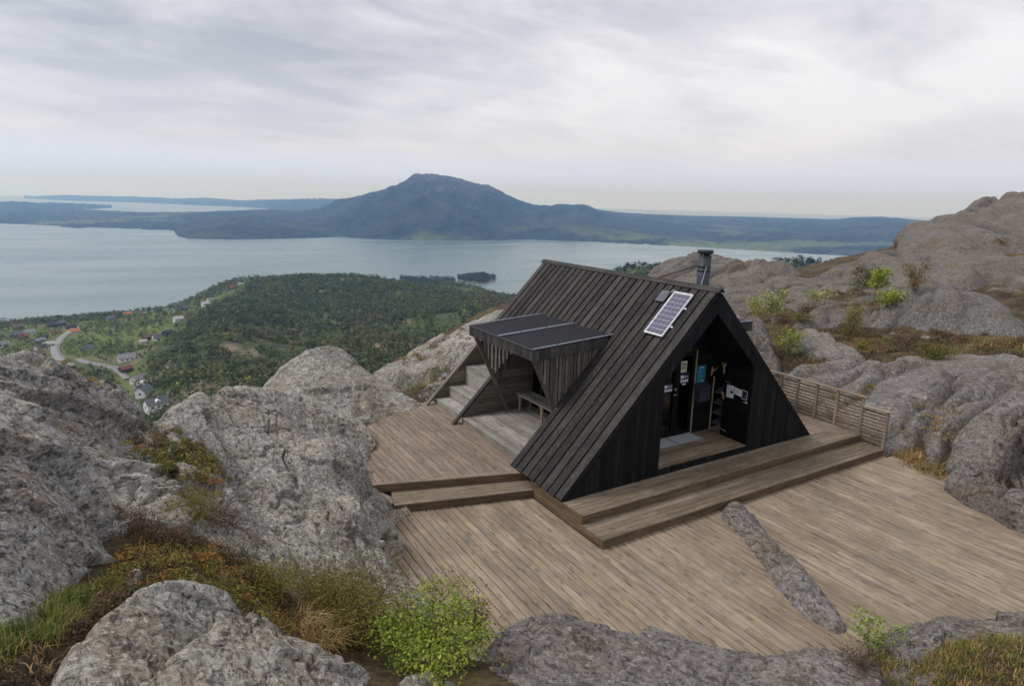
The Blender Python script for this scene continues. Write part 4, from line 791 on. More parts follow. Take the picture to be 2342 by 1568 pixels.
fst = thing('front_steps', (.6, -.6, ZL), 'two long brown wooden steps across the front of the cabin', 'steps')
XL, XR = -3.742, 4.965; D1, D2 = .614, 1.212
def long_boards(x0, x1, y, z, w, t, mat, name, wd=(0, 1, 0), n=2):
    cut = [x0]+sorted(random.uniform(x0+1.5, x1-1.5) for _ in range(n-1))+[x1]
    for a, b in zip(cut[:-1], cut[1:]): board(name, fst, (a+.002, y, z), (b-.002, y, z), wd, w, t, mat)
for i in range(5): w = (D1+.02)/5; long_boards(XL, XR, -D1+w*(i+.5), -.014, w-.006, .028, M_step, 'tread_board')
for i in range(5): w = (D2-D1+.03)/5; long_boards(XL, XR, -D2+w*(i+.5), ZS-.014, w-.006, .028, M_step, 'tread_board')
for i in range(2):
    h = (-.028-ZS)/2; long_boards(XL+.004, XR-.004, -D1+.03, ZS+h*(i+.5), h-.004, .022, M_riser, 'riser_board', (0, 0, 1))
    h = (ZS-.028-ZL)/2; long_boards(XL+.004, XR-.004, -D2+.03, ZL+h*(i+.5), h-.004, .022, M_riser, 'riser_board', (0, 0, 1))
for i, (z0, z1) in enumerate([(-.357, -.27), (-.268, -.18), (-.178, -.118), (-.116, -.03)]):   # left end boarding runs back under the eave
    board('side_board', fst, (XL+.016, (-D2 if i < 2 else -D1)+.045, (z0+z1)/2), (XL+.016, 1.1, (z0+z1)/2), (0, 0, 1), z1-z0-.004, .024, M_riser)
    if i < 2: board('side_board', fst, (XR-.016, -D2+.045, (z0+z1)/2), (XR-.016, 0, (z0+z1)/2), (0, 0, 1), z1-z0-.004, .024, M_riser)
rdk = thing('side_deck', (4.3, 1, 0), 'narrow plank walkway between the right roof slope and the slatted fence', 'deck')
x = 2.4
while x < XR: board('plank', rdk, (x, .012, -.0165), (x, 2.6 if x > 3.2 else 1.2, -.0165), (1, 0, 0), pw-.007, PT, M_upper); x += pw

# fence
fen = thing('slatted_fence', (XR, .5, 0), 'brown horizontal slat fence along the right side deck', 'fence')
FX = XR-.02
PO = [(-1.155, .72, -.177), (-.535, .93, -.03), (.125, .93, 0), (.69, .93, 0), (1.25, .93, 0), (1.77, .93, 0), (2.28, .93, 0)]
for y, zt, zb in PO: board('post', fen, (FX, y, zb), (FX, y, zt), (0, 1, 0), .062, .05, M_post)
n = 10
for i in range(n):
    z = .06+i*.086
    board('slat', fen, (FX+.041, -.50, z), (FX+.041, 2.6, z), (0, 0, 1), .036, .024, M_fence)
for i in range(n):
    z = -.11+i*.084; board('slat', fen, (FX+.041, -1.19, z), (FX+.041, -.565, z), (0, 0, 1), .036, .024, M_fence)
board('top_rail', fen, (FX+.01, -.62, .955), (FX+.01, 2.6, .955), (1, 0, 0), .12, .034, M_post)
board('top_rail', fen, (FX+.01, -1.235, .74), (FX+.01, -.565, .74), (1, 0, 0), .12, .034, M_post)

# ------------------------------------------------------------------ the cabin
cab = thing('cabin', (0, 3, 0), 'black timber A-frame day cabin with open porch gable on the deck', 'cabin')
ca = 1/math.hypot(1, K); SD = {-1: Vector((-ca, 0, -K*ca)), 1: Vector((ca, 0, -K*ca))}; NR = {-1: Vector((-K*ca, 0, ca)), 1: Vector((K*ca, 0, ca))}   # down-slope and normal
SL = math.hypot(W2, H)                                    # slope length
Y1, Y2 = 1.87, 4.659                                       # recess on the long sides
XJ = 1.19; SJ = XJ/ca                                      # canopy meets the roof
def roof_side(s):
    rf = None
    o = Vector((0, 0, H))
    def sheet(y0, y1, s0, s1, parent):
        p = o+SD[s]*s0-NR[s]*.03; ux = Vector((0, 1, 0)) if s > 0 else Vector((0, -1, 0))
        poly = [(y0, 0), (y1, 0), (y1, s1-s0), (y0, s1-s0)] if s > 0 else [(-y1, 0), (-y0, 0), (-y0, s1-s0), (-y1, s1-s0)]
        return prism('roof' if parent is cab else 'roof_sheathing', parent, poly, p, ux, SD[s], .018 if (ux.cross(SD[s])).dot(NR[s]) > 0 else -.018, M_roof)
    rf = sheet(.06, L-.06, 0.05, SJ-.01, cab)
    sheet(.06, Y1-.03, SJ, SL-.03, rf)
    if s < 0: sheet(Y2+.03, L-.06, SJ, 2.25/ca*.86, rf)
    else: sheet(Y2+.03, L-.06, SJ, SL-.03, rf)
    pitch = .238; n = int(round(L/pitch)); pitch = L/n
    for i in range(n):
        y = pitch*(i+.5)
        if Y1 < y < Y2: se = SJ+.01
        elif y >= Y2: se = 1.92/ca if s < 0 else SL
        else: se = SL
        c0 = o+Vector((0, y, 0)); dz = random.uniform(-.002, .002); lenj = random.uniform(-.008, .008)
        board('roof_board', rf, c0+SD[s]*.02+NR[s]*(.016+dz), c0+SD[s]*(se+lenj)+NR[s]*(.016+dz+random.uniform(-.004,.004)), (0, 1, 0), .178+random.choice([-.006,0,.005]), .026, M_roof, .004)     # upper boards
        if i < n-1:
            yb = pitch*(i+1)
            if Y1 < yb < Y2: se = SJ
            elif yb >= Y2: se = 1.9/ca if s < 0 else SL-.01
            else: se = SL-.01
            c0 = o+Vector((0, yb, 0)); board('roof_board', rf, c0+SD[s]*.02-NR[s]*.0085, c0+SD[s]*se-NR[s]*.0085, (0, 1, 0), .13, .012, M_roof, .003)
    return rf
rfL = roof_side(-1); rfR = roof_side(1)
for s in (-1, 1):
    a = Vector((0, -.05, H+.052)); b = Vector((0, L+.05, H+.052)); off = SD[s]*.062
    board('ridge_cap', cab, a+off, b+off, SD[s], .125, .024, M_roof)
# rake edge boards
for s in (-1, 1):
    board('rake_board', cab, Vector((0, -.004, H))+SD[s]*.10-NR[s]*.05, Vector((0, -.004, H))+SD[s]*(SL)-NR[s]*.05, NR[s], .11, .022, M_black)

# gable front
XO, ZO, ZSILL, ZAP = 1.35, 2.03, .18, 3.295
def ztop(x): return H-abs(x)*K-.04
def zopen(x): return ZAP-abs(x)*(ZAP-ZO)/XO
T0 = .018
gab = prism('gable_wall', cab, [(-W2+.08, .01), (-XO-.01, .01), (-XO-.01, ZO), (0, ZAP+.01), (0, H-.06)], (0, .030, 0), (1, 0, 0), (0, 0, 1), -.02, M_black)
prism('wall_sheathing', gab, [(0, H-.06), (0, ZAP+.01), (XO+.01, ZO), (XO+.01, .01), (W2-.08, .01)], (0, .030, 0), (1, 0, 0), (0, 0, 1), -.02, M_black)
bw = .1185; xs = np.arange(-W2+.03, W2-.02, bw)
def front_piece(poly):
    if len(poly) >= 3: prism('wall_board', gab, poly, (0, .010+random.uniform(-.0015, .0015), 0), (1, 0, 0), (0, 0, 1), T0, M_black)
edges = sorted(set([round(float(v), 4) for v in xs]+[-XO, XO, 0.0, W2-.04]))
edges = [e for i, e in enumerate(edges) if i == 0 or e-edges[i-1] > .012 or e in (0.0, XO, -XO)]
for a, b in zip(edges[:-1], edges[1:]):
    if b-a < .012: continue
    a2, b2 = a+.0025, b-.0025; za, zb = ztop(a2), ztop(b2)
    if b <= -XO+1e-6 or a >= XO-1e-6:
        if max(za, zb) > .03: front_piece([(a2, .004), (b2, .004), (b2, max(zb, .006)), (a2, max(za, .006))])
    else:
        front_piece([(a2, .004), (b2, .004), (b2, ZSILL-.03), (a2, ZSILL-.03)]); front_piece([(a2, zopen(a2)), (b2, zopen(b2)), (b2, zb), (a2, za)])
# opening lining
prism('jamb_lining', cab, [(0, ZSILL), (.12, ZSILL), (.12, ZO), (0, ZO)], (-XO-.001, .0, 0), (0, 1, 0), (0, 0, 1), -.02, M_black)
prism('jamb_lining', cab, [(0, ZSILL), (.12, ZSILL), (.12, ZO), (0, ZO)], (XO+.001, .0, 0), (0, 1, 0), (0, 0, 1), .02, M_black)

# porch
YB, XS = 1.17, 1.40
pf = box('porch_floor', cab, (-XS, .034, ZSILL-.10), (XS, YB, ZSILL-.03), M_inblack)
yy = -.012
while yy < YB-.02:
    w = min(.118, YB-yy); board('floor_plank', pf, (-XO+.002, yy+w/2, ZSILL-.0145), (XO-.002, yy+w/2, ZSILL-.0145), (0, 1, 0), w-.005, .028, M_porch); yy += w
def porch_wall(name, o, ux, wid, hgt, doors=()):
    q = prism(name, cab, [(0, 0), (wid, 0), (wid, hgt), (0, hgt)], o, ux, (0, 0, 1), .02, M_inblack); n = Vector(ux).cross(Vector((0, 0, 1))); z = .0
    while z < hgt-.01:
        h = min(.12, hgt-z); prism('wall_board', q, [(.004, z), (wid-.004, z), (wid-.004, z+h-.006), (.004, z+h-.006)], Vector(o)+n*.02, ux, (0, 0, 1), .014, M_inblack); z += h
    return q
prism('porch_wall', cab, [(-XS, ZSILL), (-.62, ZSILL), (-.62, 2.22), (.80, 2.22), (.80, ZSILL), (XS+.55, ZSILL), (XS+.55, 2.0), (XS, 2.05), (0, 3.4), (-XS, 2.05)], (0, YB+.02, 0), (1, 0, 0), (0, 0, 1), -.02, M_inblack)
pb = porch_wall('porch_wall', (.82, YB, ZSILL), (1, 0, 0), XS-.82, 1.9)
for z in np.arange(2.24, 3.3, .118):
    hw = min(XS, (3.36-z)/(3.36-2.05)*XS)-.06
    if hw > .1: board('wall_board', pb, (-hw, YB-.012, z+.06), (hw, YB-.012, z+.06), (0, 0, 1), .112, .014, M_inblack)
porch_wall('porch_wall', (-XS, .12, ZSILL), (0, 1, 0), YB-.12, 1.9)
for s in (-1, 1):        # sloping ceiling
    a = Vector((0, .04, 3.36)); e = Vector((s*XS, .04, 2.05)); d = e-a; cl = prism('porch_ceiling', cab, [(0, 0), (YB-.02, 0), (YB-.02, d.length), (0, d.length)], a, (0, 1, 0), d, -.02*s, M_inblack)
    nn = Vector((0, 1, 0)).cross(d).normalized()*(-s)
    for i in range(14):
        w = d.length/14; c0 = a+d.normalized()*(w*(i+.5))-nn*0.0; off = Vector((0, 0, -1))*.012
        board('ceiling_board', cl, c0+off, c0+off+Vector((0, YB-.06, 0)), d, w-.005, .012, M_inblack)
# right side of the porch: cupboard with shelves, its door swung out against the wall
M_shelf = plain('grey_shelf', (0.115, 0.125, 0.14), 0.6); M_white = plain('white_paper', (0.75, 0.75, 0.76), 0.6); M_metal = plain('brushed_metal', (0.55, 0.55, 0.56), 0.35, 0.9); M_dkmetal = plain('black_metal', (0.03, 0.032, 0.036), 0.45, 0.4)
prism('porch_wall', cab, [(.02, ZSILL), (.74, ZSILL), (.74, 2.06), (.02, 2.06)], (XS+.02, 0, 0), (0, 1, 0), (0, 0, 1), .02, M_inblack)
cup = box('cupboard_side', cab, (XS, .745, ZSILL), (XS+.50, .760, 1.98), M_inblack)
box('cupboard_back', cab, (XS+.50, .74, ZSILL), (XS+.52, YB, 1.98), M_inblack); box('cupboard_top', cab, (XS-.01, .76, 1.55), (XS+.5, YB-.03, 2.06), M_inblack)
board('cupboard_post', cab, (XS+.005, YB-.055, ZSILL), (XS+.005, YB-.055, 1.5), (0, 1, 0), .03, .03, M_raw)
shelfs = thing('shelf_unit', (XS+.25, .95, ZSILL), 'four tilted grey shelves in the porch cupboard', 'shelf')
for z in (.36, .61, .86, 1.13):
    board('shelf', shelfs, (XS+.02, .768, z-.0), (XS+.02+.001, YB-.08, z-.0), (1, 0, .55), .02, .015, M_shelf)
    prism('shelf', shelfs, [(0, 0), (YB-.08-.765, 0), (YB-.08-.765, .38), (0, .38)], (XS+.03, .765, z), (0, 1, 0), (1, 0, .42), .012, M_shelf)
leaf = prism('cupboard_door', cab, [(.045, .0), (.745, 0), (.745, 1.38), (.55, 1.74), (.10, 1.80), (.045, 1.80)], (XS-.03, 0, ZSILL+.005), (0, 1, 0), (0, 0, 1), -.028, M_inblack)
leaf['label'] = 'black cupboard door swung open flat against the porch wall'
for i in range(15):
    z = .03+i*.117; yy1 = .735 if z < 1.30 else .735-(z-1.30)*.5
    board('wall_board', leaf, (XS-.062, .055, ZSILL+z+.055), (XS-.062, yy1, ZSILL+z+.055), (0, 0, 1), .108, .012, M_inblack)
for z in (.34, 1.50):
    board('hinge', leaf, (XS-.072, .735, z), (XS-.072, .56, z-.02), (0, 0, 1), .03, .006, M_metal)
M_antler = wood('pale_branch_wood', (0.34, 0.22, 0.11), (0.48, 0.34, 0.19), (0.58, 0.45, 0.28), var=0.1, knots=False)
def hook(loc, d, label, sc=1.0):
    t = thing('branch_hook', loc, label, 'hook'); p = np.array(loc); d = np.array(d, float); q = np.array([d[1], -d[0], 0])*.3
    tube('stem', t, [p+(0, 0, -.10*sc), p+d*.02+(0, 0, 0), p+d*.05+q*.1+(0, 0, .12*sc)], [.022, .024, .014], M_antler, 7)
    tube('prong', t, [p+d*.02+(0, 0, -.01), p+d*.08-q*.16*sc+(0, 0, .06*sc), p+d*.10-q*.24*sc+(0, 0, .13*sc)], [.018, .014, .008], M_antler, 7)
hook((1.31, YB-.035, 1.64), (0, -1, 0), 'forked branch coat hook on the porch back wall near the poster')
hook((XS+.0, .83, 1.76), (-1, 0, 0), 'taller forked branch hook in the porch corner above the shelves', 1.3)
hook((XS-.075, .72, 1.15), (-1, 0, 0), 'small forked branch handle on the cupboard door edge', .8)
hd = thing('door_peg', (XS-.07, .11, 1.16), 'short pale wooden peg handle on the open cupboard door', 'handle'); tube('peg', hd, [(XS-.07, .18, 1.15), (XS-.10, .06, 1.165)], [.012, .02], M_antler, 8)
# papers
M_navy = plain('navy_sticker', (0.03, 0.035, 0.075), 0.5); M_teal = plain('teal_poster', (0.015, 0.17, 0.24), 0.5); M_ink = plain('printed_ink', (0.06, 0.07, 0.09), 0.6); M_pale = plain('pale_ink', (0.55, 0.57, 0.6), 0.6)
def sheet(name, label, o, ux, w, h, mat, marks, cat, skew=0.0, t=.002):
    r = thing(name, tuple(o), label, cat); pr = prism('sheet', r, [(0, 0), (w, skew), (w, h+skew), (0, h)], o, ux, (0, 0, 1), t, mat); n = Vector(ux).cross(Vector((0, 0, 1)))
    for u, v, du, dv, m in marks: prism('print', r, [(u*w, v*h+skew*u), ((u+du)*w, v*h+skew*(u+du)), ((u+du)*w, (v+dv)*h+skew*(u+du)), (u*w, (v+dv)*h+skew*u)], Vector(o)+n*(t+.0004), ux, (0, 0, 1), .0006, m)
YX = (0, -1, 0)
text = lambda v0, v1, n, m, u=.12, du=.72: [(u, v0+(v1-v0)*i/n, du*random.uniform(.6, 1), (v1-v0)/n*.45, m) for i in range(n)]
sheet('notice', 'white printed notice with a small photo on the open cupboard door', Vector((XS-.072, .655, 1.14)), YX, .205, .295, M_white, text(.62, .92, 5, M_pale)+[(.5, .36, .4, .22, M_ink)]+text(.08, .5, 5, M_pale, .1, .35), 'notice', .012)
sheet('notice', 'white flyer with a map beside the printed notice on the cupboard door', Vector((XS-.072, .435, 1.27)), YX, .205, .16, M_white, text(.2, .8, 4, M_pale, .1, .6), 'notice', -.02)
sheet('notice', 'dark picture flyer with white border next to the cupboard door edge', Vector((XS-.074, .232, 1.22)), YX, .15, .21, M_white, [(.06, .05, .88, .9, M_ink), (.2, .4, .4, .35, M_teal)], 'notice', -.01)
sheet('poster', 'teal blue poster on the porch back wall beside the glass door', Vector((.825, YB-.037, 1.41)), (1, 0, 0), .28, .41, M_teal, text(.2, .75, 7, plain('teal_print', (.05, .26, .33), .5), .15, .7)+[(.3, .84, .4, .06, M_pale), (.55, .05, .3, .05, M_pale)], 'poster')
# mailbox
mb = thing('mailbox', (.97, YB-.12, 1.0), 'dark grey metal mailbox with sloping lid under the teal poster', 'mailbox'); M_mail = plain('dark_grey_enamel', (0.035, 0.042, 0.055), 0.45)
box('body', mb, (.79, YB-.20, .98), (1.16, YB-.036, 1.30), M_mail, .008); prism('lid', mb, [(0, 0), (.20, 0), (.20, .10), (0, .015)], (.775, YB-.235, 1.302), (0, 1, 0), (0, 0, 1), .40, M_mail)
box('slot_flap', mb, (.84, YB-.206, 1.20), (1.11, YB-.201, 1.25), M_dkmetal)
# glazed door in the back wall
M_gl = NT('window_glass'); _t = M_gl.new('ShaderNodeBsdfTransparent'); _t.inputs[0].default_value = (.82, .86, .85, 1); _gs = M_gl.new('ShaderNodeBsdfGlossy'); _gs.inputs['Roughness'].default_value = .03; _fr = M_gl.new('ShaderNodeFresnel'); _fr.inputs[0].default_value = 1.5; _mx = M_gl.new('ShaderNodeMixShader'); M_gl.lk(_fr.outputs[0], _mx.inputs[0]); M_gl.lk(_t.outputs[0], _mx.inputs[1]); M_gl.lk(_gs.outputs[0], _mx.inputs[2]); M_gl.lk(_mx.outputs[0], M_gl.n['Material Output'].inputs[0]); M_gl = M_gl.m
dr = box('glass_door', cab, (-.62, YB+.03, ZSILL), (.80, YB+.034, ZSILL+.08), M_inblack)
for xa, xb in ((-.61, -.52), (.155, .325), (.70, .795), (-.16, -.06) ): pass
def fbox(name, par, lo, hi, m=M_inblack): return box(name, par, lo, hi, m, .005)
for xa, xb in ((-.62, -.52), (.16, .235), (.238, .325), (.70, .78)): fbox('door_stile', dr, (xa, YB+.002, ZSILL+.0), (xb, YB+.06, 2.17))
for xa, xb in ((-.519, .159), (.326, .699)):
    fbox('door_rail', dr, (xa, YB+.004, ZSILL+.001), (xb, YB+.058, ZSILL+.12)); fbox('door_rail', dr, (xa, YB+.004, 2.07), (xb, YB+.058, 2.165)); fbox('pane', dr, (xa+.002, YB+.028, ZSILL+.121), (xb-.002, YB+.036, 2.069), M_gl)
board('door_casing', cab, (.80, YB-.012, ZSILL), (.80, YB-.012, 2.2), (1, 0, 0), .028, .03, M_raw)
tube('door_handle', dr, [(.196, YB-.06, 1.215), (.196, YB, 1.215)], .012, M_metal, 8); tube('door_handle', dr, [(.196, YB-.055, 1.215), (.10, YB-.055, 1.215)], .011, M_metal, 8); tube('door_lock', dr, [(.196, YB-.02, 1.33), (.196, YB+.01, 1.33)], .028, M_metal, 12)
mk = [(.08, .55, .3, .3, M_white), (.45, .62, .45, .1, M_pale)]+[(.1+.22*i, .14, .15, .26, M_white) for i in range(4)]
sheet('sticker', 'navy sticker with white icons on the right pane of the glass door', Vector((.345, YB+.024, 1.43)), (1, 0, 0), .28, .23, M_navy, mk, 'sticker')
sheet('sticker', 'navy sticker with white icons on the left pane of the glass door', Vector((-.15, YB+.024, 1.27)), (1, 0, 0), .28, .21, M_navy, mk, 'sticker')
sheet('notice', 'pale framed notice behind the top of the right glass pane', Vector((.34, YB+.02, 1.70)), (1, 0, 0), .19, .27, plain('cream_paper', (.55, .5, .4), .6), [(.2, .62, .25, .2, M_ink), (.55, .62, .25, .2, M_ink), (.2, .3, .25, .2, M_ink), (.55, .3, .25, .2, M_ink)], 'notice')
sheet('notice', 'small white tag below the navy sticker on the right pane', Vector((.43, YB+.02, 1.395)), (1, 0, 0), .11, .03, M_white, [], 'notice')
# door mat slabs
M_mat = NT('grey_grating'); M_mat.col(M_mat.mix(M_mat.ramp(M_mat.voro(M_mat.coords('Object', (45, 45, 45)), 1.0, rand=0.0), [(0.3, 0.0), (0.45, 1.0)]), (0.5, 0.52, 0.55), (0.33, 0.35, 0.37))); M_mat = M_mat.m
for xa, xb, lab in ((-.62, -.02, 'left pale grey metal doormat grating half hidden by the gable wall'), (-.01, .765, 'right pale grey metal doormat grating in front of the glass door')):
    t = thing('doormat', ((xa+xb)/2, .91, ZSILL), lab, 'doormat'); box('grating', t, (xa+.012, .697, ZSILL+.004), (xb-.012, 1.138, ZSILL+.017), M_mat); 
    for a, b in (((xa, .685), (xb, .696)), ((xa, 1.139), (xb, 1.15))): box('rim', t, (a[0], a[1], ZSILL+.002), (b[0], b[1], ZSILL+.02), M_metal)
box('scrap_of_cloth', tag(new_obj('cloth_rag', None, None, Matrix.Translation((-1.26, .13, ZSILL))), 'crumpled grey rag in the left corner of the porch floor', 'rag'), (-1.32, .06, ZSILL+.002), (-1.18, .2, ZSILL+.035), plain('grey_cloth', (.25, .22, .19), .9), .015)

# room inside
room = box('room_floor', cab, (-1.36, YB+.08, ZSILL-.1), (1.36, L-.1, ZSILL), M_ply)
bwl = prism('back_gable', cab, [(-1.88, .0), (-1.2, .0), (-1.2, 1.95), (0, 3.0), (0, H-.06), (-1.88, H-1.88*K-.06)], (0, L-.10, 0), (1, 0, 0), (0, 0, 1), .02, M_black); prism('wall_sheathing', bwl, [(0, H-.06), (0, 3.0), (1.2, 1.95), (1.2, .0), (W2-.1, .0)], (0, L-.10, 0), (1, 0, 0), (0, 0, 1), .02, M_black)
fbox('window_sill', bwl, (-1.199, L-.14, .0), (1.199, L-.10, .30)); fbox('mullion', bwl, (-.03, L-.14, .301), (.03, L-.10, 2.96)); fbox('pane', bwl, (-1.2, L-.115, .301), (-.031, L-.11, 1.95), M_gl); fbox('pane', bwl, (.031, L-.115, .301), (1.2, L-.11, 1.95), M_gl)  # unseen rear window and its opening, added to bring daylight into the room
for s in (-1, 1):
    a = Vector((0, YB+.05, 3.42)); d = Vector((s*1.40, 0, -1.34)); prism('room_ceiling', cab, [(0, 0), (L-YB-.2, 0), (L-YB-.2, d.length), (0, d.length)], a, (0, 1, 0), d, -.02*s, M_ply)
    sx = s*1.36
    for y0, y1, z0, z1 in ((YB+.05, 2.05, ZSILL, 2.1), (4.35, L-.1, ZSILL, 2.1), (2.05, 4.35, ZSILL, .30), (2.05, 4.35, 2.09, 2.1)):
        box('room_wall', cab, (min(sx, sx-s*.06), y0, z0), (max(sx, sx-s*.06), y1, z1), M_ply)
    wn = box('side_window', cab, (min(sx, sx-s*.03), 2.051, .301), (max(sx, sx-s*.03), 2.11, 2.089), M_inblack)
    for y0, y1 in ((2.95, 3.05), (3.75, 3.85), (4.29, 4.349)): fbox('window_frame', wn, (min(sx, sx-s*.03), y0, .301), (max(sx, sx-s*.03), y1, 2.089))
    for y0, y1 in ((2.111, 2.949), (3.051, 3.749), (3.851, 4.289)):
        fbox('window_frame', wn, (min(sx, sx-s*.03), y0, .301), (max(sx, sx-s*.03), y1, .35)); fbox('pane', wn, (min(sx-s*.012, sx-s*.018), y0, .351), (max(sx-s*.012, sx-s*.018), y1, 2.089), M_gl)
stove = thing('wood_stove', (.85, 1.85, ZSILL), 'black wood stove seen through the right glass pane', 'stove')
box('body', stove, (.62, 1.62, .42), (1.08, 2.05, .98), M_dkmetal, .02); box('plinth', stove, (.66, 1.66, ZSILL+.002), (1.04, 2.0, .42), M_dkmetal); tube('flue', stove, [(.9, 1.4+.45, .98), (.9, 1.85, 2.4)], .07, M_dkmetal, 12)

# recess on the long left side: porch platform, side walls, back wall
rec = box('recess_back', cab, (-1.42, Y1, ZSILL-.05), (-1.365, 2.04, 2.38), M_inblack)
box('recess_back', cab, (-1.42, 4.36, ZSILL-.05), (-1.365, Y2, 2.38), M_inblack); box('recess_back', cab, (-1.42, 2.041, 2.091), (-1.365, 4.359, 2.38), M_inblack); box('recess_back', cab, (-1.42, 2.041, ZSILL-.05), (-1.365, 4.359, .299), M_inblack)
PX, PZ = -3.50, .150
plat = box('side_platform', cab, (PX+.03, Y1+.03, -.02), (-1.43, Y2-.03, PZ-.03), M_grey)
y = Y1+.02
xx = PX-.012
while xx < -1.45: board('floor_plank', plat, (xx+.07, Y1+.025, PZ-.014), (xx+.07, Y2-.03, PZ-.014), (1, 0, 0), .133, .028, M_side if random.random() < .0 else M_grey); xx += .139
board('riser_board', plat, (PX+.012, Y1+.025, PZ/2-.016), (PX+.012, Y2-.03, PZ/2-.016), (0, 0, 1), PZ-.036, .024, M_grey)
def side_tri(name, y, x0, thick, xin, outer, inner=True, mat=M_side, ztop_=lambda x: H+x*K-.05, lab=None):
    """triangular side wall under the slope (x from x0 up to xin) clad with horizontal boards on both faces"""
    q = prism(name, cab, [(x0, -.03), (xin, -.03), (xin, ztop_(xin)-.02), (x0, ztop_(x0)-.02)], (0, y+thick/2, 0), (1, 0, 0), (0, 0, 1), thick, M_side)
    z = -.03; hh = .097
    while z < ztop_(xin)-.01:
        z1 = min(z+hh, ztop_(xin)); 
        xa, xb = max(x0, (z-H+.05)/K), max(x0, (z1-.005-H+.05)/K)
        poly = [(xa, z), (xin, z), (xin, z1-.005), (xb, z1-.005)]
        if abs(xa-x0) < 1e-6 and abs(xb-x0) < 1e-6: poly = [(x0, z), (xin, z), (xin, z1-.005), (x0, z1-.005)]
        for f in (1, -1):
            # local y of the board mesh runs along the board
            pl = [(v, u) for u, v in poly]; yo = y-f*(thick/2+.002)
            prism('siding_board', q, pl, (0, yo, 0), (0, 0, 1), (1, 0, 0), -.018 if f > 0 else .018, mat)
        z = z1
    return q
nearw = side_tri('stair_side_wall', Y2+.03, -3.47, .05, -1.43, True)
farw = side_tri('stair_side_wall', L-.05, -3.47, .05, -1.9, True)
sidew = side_tri('recess_side_wall', Y1-.06, -3.47, .05, -1.43, True)
for y, xe in ((Y2+.03, -1.6), (L-.05, -1.85)):
    board('stringer_cap', cab, (-W2-.05, y, H-(W2+.05)*K-.012), (xe, y, H+xe*K-.012), (0, 1, 0), .125, .05, M_roof if y < 5 else M_side)
# stairs / seating steps
st = box('stair', cab, (-3.44, Y2+.10, -.03), (-3.05, L-.12, .12), M_grey)
SX = [(-3.467, .159), (-3.08, .456), (-2.573, .972)]; YA, YE = Y2+.085, L-.105
for i, (x, z) in enumerate(SX):
    xe = SX[i+1][0] if i < 2 else -1.95; zb = 0.0 if i == 0 else SX[i-1][1]; nb = 3 if i < 2 else 5; w = (xe-x+.02)/nb
    for j in range(nb): board('tread_board', st, (x+w*(j+.5)-.015, YA, z-.016), (x+w*(j+.5)-.015, YE, z-.016), (1, 0, 0), w-.005, .032, M_grey)
    nr_ = 2 if i == 0 else (2 if i == 1 else 4); hr = (z-.032-zb)/nr_
    for j in range(nr_): board('riser_board', st, (x+.014, YA, zb+hr*(j+.5)), (x+.014, YE, zb+hr*(j+.5)), (0, 0, 1), hr-.004, .026, M_grey)
z = .98
while z < 1.95: board('riser_board', st, (-1.93, YA, z+.047), (-1.93, YE, z+.047), (0, 0, 1), .091, .022, M_side); z += .097

